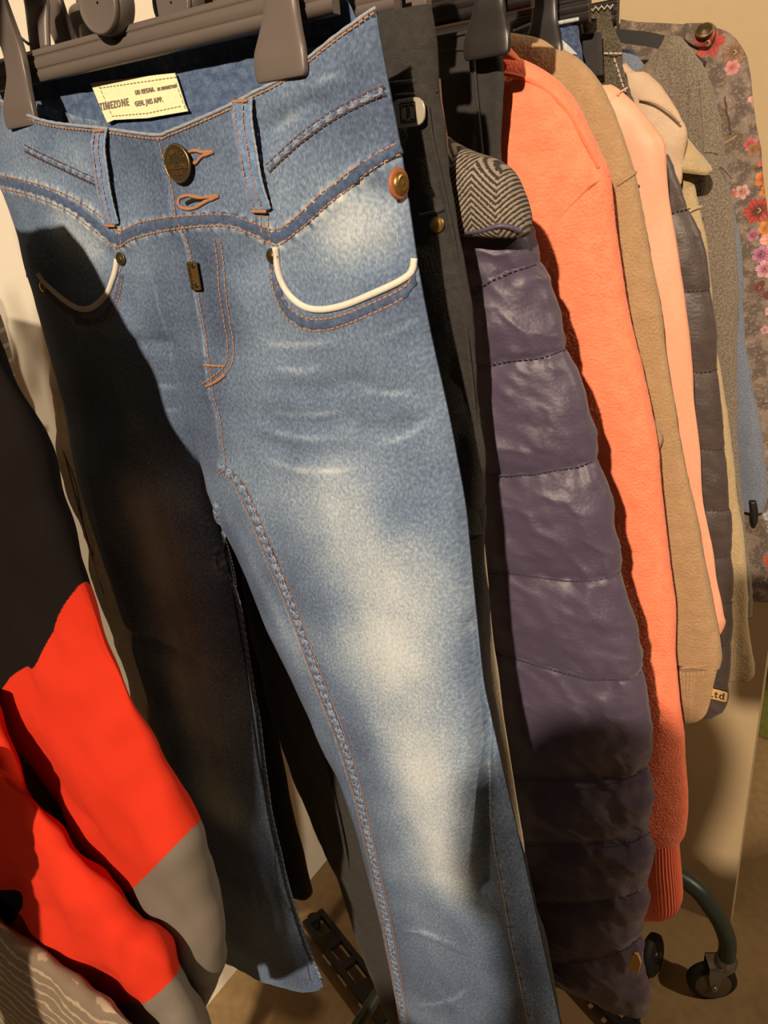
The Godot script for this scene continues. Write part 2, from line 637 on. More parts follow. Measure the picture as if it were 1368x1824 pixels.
func jdepth(h: float, y: float) -> float:
	var l := tab(jt.ol, y)
	var r := tab(jt.orr, y)
	var whole: float = 0.030 * jprof((h - (l + r) * 0.5) / ((r - l) * 0.5))
	var k := smoothstep(j_crotch.y + 0.10, j_crotch.y - 0.015, y)
	if k <= 0.0: return whole
	var il := tab(jt.il, y)
	var ir := tab(jt.ir, y)
	var a := l
	var b := il
	if h > (il + ir) * 0.5:
		a = ir
		b = r
	var leg: float = lerpf(0.038, 0.020, smoothstep(j_crotch.y, j_crotch.y - 0.75, y)) * jprof((h - (a + b) * 0.5) / max((b - a) * 0.5, 0.01))
	return lerpf(whole, leg, k)
func jpix(x: float, y: float, lift := 0.001) -> Vector3:      # pixel on the front of the jeans
	var t := -0.03
	for k in 4:
		var p := hy(x, y, t)
		t = -jdepth(p.x, p.y) - jrelief(p.x, p.y)
	return px(x, y, t - lift)
func jhy(x: float, y: float) -> Vector2:
	var g := toh(jpix(x, y, 0.0))
	return Vector2(g.x, g.y)
func jcurve(P: Array, lift := 0.0012, step := 0.003) -> Array:
	var q := []
	for p in P: q.append(jhy(p[0], p[1]))
	var out := []
	for p in spline(q, step):
		out.append(at(p.x, p.y, -jdepth(p.x, p.y) - jrelief(p.x, p.y) - lift))
	return out
var jr_img := PackedFloat32Array()
const JW := 1184
const JHH := 2020
func jrelief(h: float, y: float) -> float:
	if jr_img.is_empty(): return 0.0
	var fx: float = clamp((h - J_H0) / (J_H1 - J_H0) * 256.0, 0.0, 254.9)
	var fy: float = clamp((J_Y1 - y) / (J_Y1 - J_Y0) * 437.0, 0.0, 435.9)
	var i := int(fx)
	var j := int(fy)
	var k := j * 256 + i
	return lerpf(lerpf(jr_img[k], jr_img[k + 1], fx - i), lerpf(jr_img[k + 256], jr_img[k + 257], fx - i), fy - j)
func seg_d(p: Vector2, a: Vector2, b: Vector2) -> float:
	var ab := b - a
	var f: float = clamp((p - a).dot(ab) / max(ab.length_squared(), 1e-9), 0.0, 1.0)
	return (p - a - ab * f).length()

func stamp_r(P: Array, amp: float, w: float):            # ridge (or groove) along a pixel curve into the relief
	var q := []
	for p in P: q.append(jhy(p[0], p[1]))
	var c := spline(q, 0.004)
	var best := {}
	for p in c:
		var fx: float = (p.x - J_H0) / (J_H1 - J_H0) * 256.0
		var fy: float = (J_Y1 - p.y) / (J_Y1 - J_Y0) * 437.0
		var R := int(ceil(w * 2.6 / 0.0029))
		for dy in range(-R, R + 1):
			for dx in range(-R, R + 1):
				var i := int(fx) + dx
				var j := int(fy) + dy
				if i < 0 or j < 0 or i > 255 or j > 436: continue
				var d := Vector2(i - fx, j - fy).length() * 0.0029
				var g: float = amp * exp(-d * d / (w * w))
				var k := j * 256 + i
				if not best.has(k) or abs(best[k]) < abs(g): best[k] = g
	for k in best: jr_img[k] += best[k]

# streak of worn or dark dye into the wash field (half resolution)
func stamp_w(F: PackedFloat32Array, P: Array, amp: float, w: float, per := 0.0, seed := 0.0):
	var q := []
	for p in P: q.append(jhy(p[0], p[1]))
	var sx := 512.0 / (J_H1 - J_H0)
	var c := spline(q, 0.0015)
	var n := c.size()
	var best := {}
	var len := 0.0
	for k in n:
		if k > 0: len += (c[k] - c[k - 1]).length()
		var endf: float = clamp(min(k, n - 1 - k) / (n * 0.25 + 1.0), 0.0, 1.0) if per == 0.0 else 1.0
		var a := amp * endf
		if per > 0.0: a *= 0.35 + 0.65 * (sin(TAU * len / per + seed) + 0.5 * sin(TAU * len / (per * 2.3)))
		else: a *= 0.6 + 0.5 * nz.get_noise_2d(len * 90.0, seed * 13.0)
		var fx: float = (c[k].x - J_H0) * sx
		var fy: float = (J_Y1 - c[k].y) * sx
		var R := int(ceil(w * 2.0 * sx))
		for dy in range(-R, R + 1):
			for dx in range(-R, R + 1):
				var i := int(fx) + dx
				var j := int(fy) + dy
				if i < 0 or j < 0 or i > 511 or j > 873: continue
				var d := Vector2(i - fx, j - fy).length() / sx
				var g: float = a * exp(-d * d / (w * w))
				var kk := j * 512 + i
				if not best.has(kk) or abs(best[kk]) < abs(g): best[kk] = g
	for k in best: F[k] += best[k]

const WAIST := [[0, 178], [75, 214], [180, 228], [272, 240], [300, 234], [340, 218], [420, 182], [450, 165], [500, 140], [545, 106], [590, 70], [630, 40], [668, 15]]
const SEAM_LOW := [[0, 335], [45, 345], [110, 370], [165, 408], [205, 440], [240, 424], [310, 408], [400, 402], [450, 418], [492, 436], [530, 412], [600, 352], [660, 304], [708, 275]]
const SEAM_UP := [[0, 312], [45, 322], [115, 345], [170, 378], [210, 410], [250, 396], [310, 386], [400, 382], [450, 396], [492, 408], [530, 384], [595, 328], [655, 284], [704, 255]]
const YOKE_L := [[45, 263], [110, 295], [178, 326]]
const YOKE_R := [[476, 300], [530, 250], [590, 207], [640, 180], [678, 161]]
const FLY_EDGE := [[272, 240], [290, 300], [303, 370], [318, 410], [332, 452], [345, 520], [358, 590], [364, 645], [370, 690], [384, 745], [391, 800], [392, 832]]
const FLY_STITCH := [[392, 425], [401, 500], [409, 560], [417, 615], [410, 655], [372, 686]]
const POCKET_R := [[492, 440], [496, 478], [512, 518], [538, 543], [570, 551], [612, 544], [660, 525], [710, 502], [733, 484], [738, 460]]
const POCKET_L := [[210, 462], [205, 490], [190, 526], [166, 547], [142, 549], [112, 531], [84, 506], [70, 488]]
const INSEAM_R := [[392, 832], [425, 862], [448, 910], [470, 965], [500, 1035], [535, 1125], [568, 1215], [605, 1310], [632, 1395], [652, 1480], [672, 1570], [690, 1655], [705, 1740], [718, 1824], [730, 1900]]
const INSEAM_L := [[384, 900], [396, 985], [412, 1080], [432, 1190], [452, 1320], [478, 1450], [510, 1580], [540, 1670], [565, 1748]]
const OUTSEAM_R := [[852, 1385], [878, 1490], [898, 1600], [920, 1720], [942, 1824], [960, 1900]]
const CREASE_R := [[842, 1120], [849, 1200], [853, 1300], [854, 1450], [856, 1590]]

func offset_px(P: Array, dx: float, dy: float) -> Array:
	var o := []
	for p in P: o.append([p[0] + dx, p[1] + dy])
	return o

func jeans_tables():
	jt.ol = edge_table([[0, 150], [2, 330], [30, 400], [55, 500], [75, 570], [100, 660], [150, 830], [205, 1010], [250, 1160], [300, 1330], [340, 1470], [362, 1570], [386, 1692]])
	jt.orr = edge_table([[668, 15], [690, 140], [712, 250], [725, 340], [745, 480], [768, 600], [800, 740], [830, 900], [847, 1080], [862, 1220], [898, 1380], [940, 1560], [975, 1720], [998, 1824]])
	jt.il = edge_table([[300, 240], [340, 500], [372, 700], [374, 868], [395, 960], [415, 1060], [438, 1190], [458, 1330], [488, 1490], [528, 1630], [576, 1757]])
	jt.ir = edge_table([[300, 240], [340, 500], [372, 700], [376, 868], [415, 952], [468, 1080], [535, 1220], [605, 1380], [640, 1490], [678, 1640], [714, 1824]])
	j_crotch = hy(375, 868, 0.0)
	# above the crotch both inner edges are the centre line
	for k in 701:
		var y := 1.75 - k * 0.002
		if y > j_crotch.y:
			var m: float = (jt.il[k] + jt.ir[k]) * 0.5
			jt.il[k] = m
			jt.ir[k] = m

func jeans_relief():
	jr_img.resize(256 * 437)
	jr_img.fill(0.0)
	var R := PackedFloat32Array()
	R.resize(256 * 437)
	var n2 := FastNoiseLite.new()
	n2.seed = 77
	n2.frequency = 1.0
	n2.fractal_octaves = 3
	for j in 437:
		var y := J_Y1 - j * (J_Y1 - J_Y0) / 437.0
		var low: float = smoothstep(1.45, 1.2, y)
		for i in 256:
			var h := J_H0 + i * (J_H1 - J_H0) / 256.0
			# slack folds: cross folds at the hips, long ones down the legs
			var a := n2.get_noise_2d(h * 5.0 + 3.0, y * 14.0) * 0.0035
			var b := n2.get_noise_2d(h * 16.0, y * 3.5 + 9.0) * 0.0040
			R[j * 256 + i] = lerpf(a, b, low)
	jr_img = R
	stamp_r(WAIST, 0.0012, 0.004)
	stamp_r(SEAM_LOW, 0.0022, 0.005)
	stamp_r(SEAM_UP, 0.0016, 0.005)
	stamp_r(YOKE_R, 0.0016, 0.004)
	stamp_r(YOKE_L, 0.0014, 0.004)
	stamp_r(FLY_EDGE, 0.0016, 0.004)
	stamp_r(INSEAM_R, 0.0022, 0.005)
	stamp_r(INSEAM_L, 0.0016, 0.004)
	stamp_r(OUTSEAM_R, 0.0012, 0.004)
	stamp_r(offset_px(OUTSEAM_R, -12, 0), -0.002, 0.006)
	stamp_r(CREASE_R, -0.020, 0.006)
	# pocket bags sink behind the piped openings
	stamp_r([[540, 500], [600, 490], [680, 460]], -0.004, 0.016)
	stamp_r([[560, 440], [640, 400], [700, 400]], -0.003, 0.02)
	stamp_r([[100, 470], [150, 490], [175, 500]], -0.004, 0.012)
	stamp_r([[590, 330], [640, 335], [690, 350]], -0.004, 0.007)
	# creases across the lap
	stamp_r([[165, 588], [205, 605], [250, 612], [300, 612]], -0.005, 0.006)
	stamp_r([[140, 575], [200, 592]], 0.004, 0.006)
	stamp_r([[470, 745], [560, 758], [620, 750]], -0.003, 0.007)
	stamp_r([[470, 790], [560, 812], [650, 805]], -0.003, 0.007)
	stamp_r([[650, 770], [720, 760], [780, 735]], -0.003, 0.007)
	stamp_r([[480, 690], [560, 696], [640, 680]], -0.003, 0.007)
	stamp_r([[520, 190], [560, 160], [620, 110], [660, 95]], 0.005, 0.012)
	stamp_r([[470, 235], [510, 215], [560, 180]], -0.004, 0.008)
	stamp_r([[230, 780], [290, 830], [340, 850]], -0.005, 0.010)
	stamp_r([[215, 1120], [280, 1150], [390, 1200]], -0.006, 0.010)
	stamp_r([[700, 1640], [760, 1665], [820, 1690]], 0.003, 0.004)

func jeans_texture() -> StandardMaterial3D:
	var F := PackedFloat32Array()
	F.resize(512 * 874)
	# the worn fades down the thighs, and the general tone
	var fr := []
	for p in [[615, 905, 108], [660, 1000, 122], [700, 1150, 118], [742, 1300, 104], [772, 1450, 92], [790, 1560, 74]]:
		fr.append([jhy(p[0], p[1]), p[2] / 1370.0 * 0.66])
	var fl := []
	for p in [[255, 905, 62], [285, 1010, 68], [320, 1150, 66], [355, 1300, 60], [390, 1440, 50]]:
		fl.append([jhy(p[0], p[1]), p[2] / 1370.0 * 0.9])
	for j in 874:
		var y := J_Y1 - j * (J_Y1 - J_Y0) / 874.0
		for i in 512:
			var h := J_H0 + i * (J_H1 - J_H0) / 512.0
			var w := 0.0
			if y < 1.45 and y > 0.5:
				for f in [fr, fl]:
					for s in f.size() - 1:
						var d: float = seg_d(Vector2(h, y), f[s][0], f[s + 1][0]) / f[s][1]
						if d < 2.6: w = max(w, exp(-d * d * 1.15))
			F[j * 512 + i] = w * 0.41
	var streaks := [[[466, 611], [540, 612], [605, 602]], [[484, 653], [530, 658], [575, 653]], [[473, 730], [540, 738], [619, 730]], [[469, 763], [540, 778], [605, 778]],
		[[670, 789], [720, 775], [769, 741]], [[458, 810], [520, 832], [575, 838], [648, 829]], [[680, 597], [712, 585], [740, 566]], [[274, 686], [314, 688]], [[292, 730], [322, 730]],
		[[640, 690], [700, 700], [740, 690]], [[480, 235], [510, 215], [560, 178]], [[540, 160], [585, 135], [620, 130]], [[700, 1648], [760, 1660], [800, 1680]], [[740, 1790], [800, 1780], [835, 1755]]]
	for s in streaks.size(): stamp_w(F, streaks[s], 0.26, 0.0025, 0.0, s)
	stamp_w(F, [[252, 441], [285, 560], [322, 715]], 0.16, 0.002, 0.0, 3.0)
	stamp_w(F, [[590, 355], [650, 385], [700, 400]], 0.3, 0.026, 0.0, 4.0)
	stamp_w(F, [[560, 420], [640, 430], [700, 440]], 0.22, 0.024, 0.0, 5.0)
	stamp_w(F, [[90, 400], [140, 430], [180, 470]], 0.3, 0.026, 0.0, 6.0)
	stamp_w(F, [[100, 255], [140, 280], [165, 300]], 0.18, 0.014, 0.0, 8.0)
	stamp_w(F, [[210, 640], [240, 760], [300, 860]], 0.2, 0.03, 0.0, 7.0)
	stamp_w(F, [[405, 900], [450, 1000], [520, 1150], [590, 1320]], 0.16, 0.010, 0.0, 9.0)
	stamp_w(F, [[360, 420], [385, 520], [395, 620]], -0.18, 0.016, 0.0, 1.0)
	for s in [SEAM_LOW, SEAM_UP, INSEAM_R, INSEAM_L]: stamp_w(F, s, 0.28, 0.0035, 0.0085, 2.0)
	for s in [YOKE_R, YOKE_L, OUTSEAM_R, WAIST]: stamp_w(F, s, 0.16, 0.0028, 0.010, 1.0)
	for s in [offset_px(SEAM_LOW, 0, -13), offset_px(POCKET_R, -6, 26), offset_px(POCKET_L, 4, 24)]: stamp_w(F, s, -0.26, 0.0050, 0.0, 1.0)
	for s in [offset_px(POCKET_R, -4, 28), offset_px(POCKET_L, 3, 26)]: stamp_w(F, s, 0.2, 0.0035, 0.0085, 1.0)
	stamp_w(F, FLY_EDGE, 0.4, 0.0012, 0.0, 1.0)
	stamp_w(F, offset_px(INSEAM_R, -10, 3), 0.4, 0.0012, 0.0, 1.0)
	var im := Image.create_from_data(512, 874, false, Image.FORMAT_RF, F.to_byte_array())
	im.resize(JW, JHH, Image.INTERPOLATE_BILINEAR)
	var W := im.get_data().to_float32_array()
	var n1 := FastNoiseLite.new()
	n1.seed = 5
	n1.frequency = 0.004
	n1.fractal_octaves = 4
	var coarse := n1.get_image(JW, JHH).get_data()
	n1.seed = 9
	n1.frequency = 0.16
	n1.fractal_octaves = 3
	var fine := n1.get_image(JW, JHH, false, false, false).get_data()
	n1.seed = 19
	n1.frequency = 0.45
	n1.fractal_octaves = 2
	var gi := n1.get_image(JW, JHH / 2, false, false, false)
	gi.resize(JW, JHH, Image.INTERPOLATE_BILINEAR)
	var grain := gi.get_data()
	# indigo from raw dye to bare cotton
	var ramp := []
	var stops := [[0.0, c8(40, 48, 70)], [0.25, c8(70, 85, 111)], [0.45, c8(99, 118, 143)], [0.62, c8(136, 150, 166)], [0.8, c8(172, 182, 190)], [1.0, c8(198, 203, 204)]]
	for k in 257:
		var f := k / 256.0
		for s in stops.size() - 1:
			if f >= stops[s][0] and f <= stops[s + 1][0]:
				ramp.append(stops[s][1].lerp(stops[s + 1][1], (f - stops[s][0]) / (stops[s + 1][0] - stops[s][0])))
				break
	var rr := PackedByteArray()
	for c in ramp: rr.append_array([int(c.r * 255), int(c.g * 255), int(c.b * 255)])
	var out := PackedByteArray()
	out.resize(JW * JHH * 3)
	var hb := PackedByteArray()
	hb.resize(JW * JHH)
	for k in JW * JHH:
		var f := 0.345 + W[k] + (coarse[k] - 128) * 0.0011 + (fine[k] - 128) * 0.0011 + (grain[k] - 128) * 0.0013
		var q := int(clamp(f, 0.0, 1.0) * 256.0) * 3
		var o := k * 3
		out[o] = rr[q]
		out[o + 1] = rr[q + 1]
		out[o + 2] = rr[q + 2]
		hb[k] = int(clamp(grain[k] * 0.6 + fine[k] * 0.4, 0, 255))
	var m := StandardMaterial3D.new()
	m.albedo_texture = ImageTexture.create_from_image(Image.create_from_data(JW, JHH, false, Image.FORMAT_RGB8, out))
	var nb := Image.create_from_data(JW, JHH, false, Image.FORMAT_L8, hb)
	nb.convert(Image.FORMAT_RGBA8)
	nb.bump_map_to_normal_map(1.6)
	m.normal_enabled = true
	m.normal_texture = ImageTexture.create_from_image(nb)
	m.normal_scale = 0.55
	m.roughness = 0.88
	return m

func jeans():
	jeans_tables()
	jeans_relief()
	var dm := jeans_texture()
	M.denim = dm
	var root := thing("blue_jeans", "faded blue bootcut jeans with high waist and cream-piped pockets, clipped to front hanger", "jeans", at(0.05, 0.5, 0.0))
	# waist line as height over h
	var top := []
	for p in WAIST: top.append(jhy(p[0], p[1]))
	var tops := spline(top, 0.004)
	var hem_l := [hy(386, 1692, 0.0).y, hy(576, 1757, 0.0).y]
	var hem_r := [hy(722, 1870, 0.0).y - 0.03, hy(1010, 1880, 0.0).y - 0.03]
	var NV := 440
	var NU := 64
	var v := PackedVector3Array()
	var uv := PackedVector2Array()
	var ix := PackedInt32Array()
	for side in 2:
		for face in 2:
			var base := v.size()
			var nv: int = NV if face == 0 else 110
			var nu: int = NU if face == 0 else 20
			# height of the waist line over each column
			var ytop := []
			for c in nu + 1:
				var u := float(c) / nu
				var uu := u - sin(TAU * u) * 0.04
				var yt := 1.60
				for it in 6:
					var hw: float = lerpf(tab(jt.ol, yt), tab(jt.il, yt), uu) if side == 0 else lerpf(tab(jt.ir, yt), tab(jt.orr, yt), uu)
					hw = clamp(hw, tops[0].x, tops[-1].x)
					for k in tops.size() - 1:
						if tops[k].x <= hw and tops[k + 1].x >= hw:
							yt = lerpf(tops[k].y, tops[k + 1].y, (hw - tops[k].x) / max(1e-5, tops[k + 1].x - tops[k].x))
							break
				ytop.append(yt if face == 0 else max(yt, 1.60))
			for r in nv + 1:
				var f := float(r) / nv
				for c in nu + 1:
					var u := float(c) / nu
					# top edge of this column
					var yt: float = ytop[c]
					var hb: float
					var y: float
					hb = lerpf(hem_l[0], hem_l[1], u) if side == 0 else lerpf(hem_r[0], hem_r[1], u)
					y = lerpf(yt, hb, f)
					var a: float
					var b: float
					if side == 0:
						a = tab(jt.ol, y)
						b = tab(jt.il, y)
					else:
						a = tab(jt.ir, y)
						b = tab(jt.orr, y)
					# columns crowd a little towards the edges
					var uu := u - sin(TAU * u) * 0.04
					var h := lerpf(a, b, uu)
					var d := jdepth(h, y)
					var t: float
					if face == 0:
						var keep: float = smoothstep(0.0, 0.012, d)
						t = -d - jrelief(h, y) * keep
					else:
						t = d * 0.75 + 0.001
					v.append(at(h, y, t))
					uv.append(Vector2((h - J_H0) / (J_H1 - J_H0), (J_Y1 - y) / (J_Y1 - J_Y0)))
			for r in nv:
				for c in nu:
					var a := base + r * (nu + 1) + c
					if face == 0: ix.append_array([a, a + 1, a + nu + 1, a + 1, a + nu + 2, a + nu + 1])
					else: ix.append_array([a, a + nu + 1, a + 1, a + 1, a + nu + 1, a + nu + 2])
	part("denim_body", arr_mesh(v, uv, ix), dm, root)
	var nrm := -RD
	# rolled edge of the waist, piping and seams
	part("waist_edge", tube(jcurve(WAIST, 0.0), 0.0012, 8, {"wob": 0.15, "per": 0.011}), M.worn_edge, root)
	part("waist_stitching", stitches(jcurve(offset_px(WAIST, 1, 7), 0.0008), nrm), M.thread, root, "", true)
	for s in [POCKET_R, POCKET_L]:
		part("pocket_piping", tube(jcurve(s, 0.001), 0.0025, 10), M.piping, root, "cream piped pocket edge")
	for s in [SEAM_LOW, SEAM_UP, offset_px(POCKET_R, -5, 18), offset_px(POCKET_R, -8, 38), offset_px(POCKET_L, 5, 16), offset_px(POCKET_L, 8, 34), FLY_STITCH, offset_px(FLY_STITCH, -11, -2),
			offset_px(FLY_EDGE, 9, 4), offset_px(INSEAM_R, 9, -4), offset_px(INSEAM_R, -6, 3), [[210, 405], [207, 440]], [[218, 402], [216, 436]], [[465, 384], [470, 430]], [[478, 384], [482, 432]]]:
		part("stitching", stitches(jcurve(s, 0.0008), nrm), M.thread, root, "", true)
	for s in [offset_px(YOKE_R, 0, -6), offset_px(YOKE_R, 4, 6), offset_px(YOKE_L, 0, -5), offset_px(YOKE_L, 0, 6)]:
		part("stitching", stitches(jcurve(s, 0.0008), nrm, 0.0032, 0.0008, 0.0008), M.dark_thread, root, "", true)
	part("stitching", stitches(jcurve(OUTSEAM_R, 0.0008), nrm), M.pale_thread, root, "", true)
	part("stitching", stitches(jcurve(offset_px(INSEAM_L, -14, 0), 0.0008), nrm), M.dark_thread, root, "", true)
	part("fly_bar_tack", tube(jcurve([[364, 650], [382, 651], [400, 652]], 0.0008), 0.0011, 6, {"wob": 0.25, "per": 0.002}), M.thread, root)
	part("fly_bar_tack", tube(jcurve([[368, 688], [385, 680], [402, 668]], 0.0008), 0.0013, 6, {"wob": 0.25, "per": 0.002}), M.thread, root)
	# puckered inseam bands
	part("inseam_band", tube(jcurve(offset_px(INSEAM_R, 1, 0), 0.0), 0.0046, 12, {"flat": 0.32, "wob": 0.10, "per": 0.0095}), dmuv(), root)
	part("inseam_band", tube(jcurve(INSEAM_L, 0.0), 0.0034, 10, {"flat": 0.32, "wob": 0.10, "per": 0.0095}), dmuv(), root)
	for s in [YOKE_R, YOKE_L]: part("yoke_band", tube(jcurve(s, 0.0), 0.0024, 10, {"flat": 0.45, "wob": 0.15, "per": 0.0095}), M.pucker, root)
	part("waistband_seam", tube(jcurve(offset_px(SEAM_LOW, 0, -13), -0.0004), 0.0042, 12, {"flat": 0.4, "wob": 0.24, "per": 0.0095}), M.denim_dark, root)
	for s in [offset_px(POCKET_R, -6, 28), offset_px(POCKET_L, 6, 25)]: part("pocket_hem", tube(jcurve(s, -0.0004), 0.0036, 12, {"flat": 0.4, "wob": 0.24, "per": 0.0095}), M.denim_dark, root)
	# back of the waistband seen from inside, higher than the front
	var bs := [[-0.150, 1.648, 0.235, 1.662, 0.0012, 0.014], [-0.165, 1.62, 0.243, 1.645, 0.0012, 0.022], [-0.175, 1.58, 0.250, 1.61, 0.0012, 0.022], [-0.18, 1.53, 0.252, 1.55, 0.0012, 0.018], [-0.18, 1.48, 0.252, 1.50, 0.0012, 0.012]]
	var bd := func(h, y, t, q, ce, se): return nz.get_noise_2d(h * 34.0, y * 9.0) * 0.0024
	part("back_waistband", loft(bs, 60, 160, {"n": 5.0, "disp": bd}), M.denim_in, root)
	# sewn-in label
	var tl := 0.018
	var LB := [[163, 148], [240, 138], [313, 130], [323, 160], [332, 188], [338, 198], [265, 211], [205, 214], [193, 219], [182, 195], [172, 170]]
	var oq := px(163, 148, tl)
	var pts := []
	for p in LB:
		var w := px(p[0], p[1], tl) - oq
		pts.append(Vector2(w.dot(HD), w.y))
	var lb := part("waist_label", plate(oq, HD, UP, nrm, pts, 0.0014, 0.0004), M.label, root, "cream woven label stitched inside the waistband")
	var rim := []
	for p in [[178, 157], [310, 138], [328, 188], [262, 202], [200, 207], [178, 157]]: rim.append(px(p[0], p[1], tl - 0.0015))
	part("stitching", stitches(rim, nrm, 0.003, 0.0012, 0.0004), M.ink, lb, "", true)
	var ux := (px(300, 166, tl) - px(190, 186, tl)).normalized()
	lettering("TIMEZONE", 0.0056, px(203, 186, tl - 0.0018), ux, nrm, M.ink, lb)
	lettering("GEN. JNS APP.", 0.0038, px(265, 181, tl - 0.0018), ux, nrm, M.ink, lb)
	lettering("UD REGNA.", 0.0034, px(258, 162, tl - 0.0018), ux, nrm, M.ink, lb)
	lettering("IN INFINITUM", 0.0022, px(297, 156, tl - 0.0018), ux, nrm, M.ink, lb)
	# shank button with its raised lettering, and the worked buttonholes
	var bc := jpix(320, 291, 0.003)
	var bt := part("shank_button", lathe(bc, nrm, [[0.001, -0.004], [0.004, -0.004], [0.004, 0.0], [0.0128, 0.001], [0.0136, 0.0022], [0.0130, 0.0034], [0.0118, 0.0030], [0.0006, 0.0030]], 36), M.old_brass, root, "dark brass shank button")
	part("button_rim", tube(ring(bc + nrm * 0.0030, 0.0126, nrm, 40), 0.0005, 6, {"ref": nrm}), M.brass, bt)
	lettering("TIMEZONE", 0.0034, bc + nrm * 0.0034 - UP * 0.0020, HD, nrm, M.brass, bt)
	lettering("D.E.R.", 0.0028, bc + nrm * 0.0034 - UP * 0.0064, HD, nrm, M.brass, bt)
	var word := "MCMLVIII"
	for k in word.length():
		var a := deg_to_rad(152.0 - k * 124.0 / 7.0)
		var rad := HD * cos(a) + UP * sin(a)
		lettering(word[k], 0.0030, bc + nrm * 0.0034 + rad * 0.0092 - rad * 0.001, rad.cross(nrm) * -1.0, nrm, M.brass, bt)
	for b in [[[332, 273], [348, 268], [362, 271], [381, 271], [362, 278], [350, 290], [340, 288]], [[322, 352], [336, 348], [360, 352], [390, 349], [366, 360], [346, 371], [326, 370], [319, 361], [322, 352]]]:
		part("buttonhole", tube(jcurve(b, 0.0010, 0.002), 0.0013, 8, {"wob": 0.2, "per": 0.0018}), M.thread, root, "worked buttonhole in tan thread")
	part("buttonhole_slit", tube(jcurve([[332, 363], [345, 357], [362, 355]], 0.0004, 0.002), 0.0016, 8, {"flat": 0.4}), M.black, root)
	# belt loops stand off the band
	for b in [[[182, 229], [184, 260], [190, 300], [196, 350], [202, 398], 0.0078], [[434, 176], [440, 215], [450, 270], [458, 325], [467, 372], 0.0086]]:
		var S := []
		for k in 5:
			var g := toh(jpix(b[k][0], b[k][1], 0.0))
			var lift: float = [0.002, 0.0055, 0.0065, 0.0055, 0.002][k]
			S.append([g.x - b[5], g.y, g.x + b[5], g.y - 0.001, 0.0016, g.z - lift])
		var ld := func(h, y, t, q, ce, se): return nz.get_noise_2d(h * 90.0, y * 60.0) * 0.0012
		var lp := part("belt_loop", loft(S, 40, 24, {"n": 3.4, "disp": ld}), M.denim_mid, root)
		for sx in [-0.45, 0.35]:
			var q := []
			for k in 5: q.append(at((S[k][0] + S[k][2]) * 0.5 + sx * b[5], S[k][1], S[k][5] - 0.0022))
			part("stitching", stitches(spline(q, 0.003), nrm), M.thread, lp, "", true)
		for k in [0, 4]:
			part("bar_tack", tube([at(S[k][0] + 0.002, S[k][1] - 0.001, S[k][5] - 0.002), at(S[k][2] - 0.002, S[k][1] - 0.002, S[k][5] - 0.002)], 0.0012, 6), M.thread, lp)
		var fr := []
		for k in 5: fr.append(at(S[k][2] + 0.0005, S[k][1], S[k][5]))
		part("frayed_edge", tube(spline(fr, 0.002), 0.0009, 6, {"wob": 0.3, "per": 0.005}), M.worn_edge, lp)
	# rivets, fly tag, side button on its leather
	for r in [[216, 461], [486, 456]]:
		part("rivet", lathe(jpix(r[0], r[1], 0.001), nrm, [[0.0052, 0.0], [0.0056, 0.0008], [0.0050, 0.0016], [0.0030, 0.0012], [0.0022, 0.0022], [0.0003, 0.0024]], 20), M.old_brass, root)
	part("rivet", lathe(jpix(77, 511, 0.001), nrm, [[0.0045, 0.0], [0.0047, 0.001], [0.002, 0.002], [0.0003, 0.002]], 16), M.brass, root)
	var tg := []
	for p in [[333, 467], [350, 464], [360, 515], [343, 518]]:
		tg.append(jpix(p[0], p[1], 0.003))
	var tc: Vector3 = (tg[0] + tg[1] + tg[2] + tg[3]) / 4.0
	var ty: Vector3 = ((tg[0] + tg[1]) - (tg[2] + tg[3])).normalized()
	ty = (ty - nrm * ty.dot(nrm)).normalized()
	var tx := ty.cross(nrm)
	var hgt: float = ((tg[0] + tg[1]) - (tg[2] + tg[3])).length() * 0.5
	var tag := part("fly_tag", plate(tc, tx, ty, nrm, rounded(0.0105, hgt, 0.0014), 0.0014, 0.0004), M.brass, root, "small brass plate on the fly edge")
	for s in [-1, 1]:
		part("eyelet", lathe(tc + ty * s * hgt * 0.34 + tx * 0.0018 + nrm * 0.0014, nrm, [[0.0002, 0.0002], [0.0010, 0.0002], [0.0012, 0.0006], [0.0019, 0.0003], [0.0020, 0.0]], 14), M.black, tag)
	lettering("TIMEZONE", 0.0030, tc + nrm * 0.0018 - tx * 0.0028, -ty, nrm, M.old_brass, tag)
	var sb := jpix(711, 327, 0.003)
	var sn := (nrm * 0.12 + HD).normalized()
	var lr := part("side_leather", lathe(sb, sn, [[0.0003, 0.0012], [0.0090, 0.0012], [0.0100, 0.0004], [0.0100, -0.001]], 28), M.leather, root, "tan leather disc")
	part("side_button", lathe(sb + sn * 0.001, sn, [[0.0072, 0.0], [0.0070, 0.0016], [0.0050, 0.0030], [0.0042, 0.0022], [0.0003, 0.0030]], 24), M.brass, lr)

func ring(c: Vector3, r: float, nrm: Vector3, n: int) -> Array:
	var a := nrm.cross(UP).normalized()
	var b := nrm.cross(a)
	var out := []
	for k in n + 1:
		var g := TAU * k / n
		out.append(c + (a * cos(g) + b * sin(g)) * r)
	return out
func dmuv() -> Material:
	return M.pucker

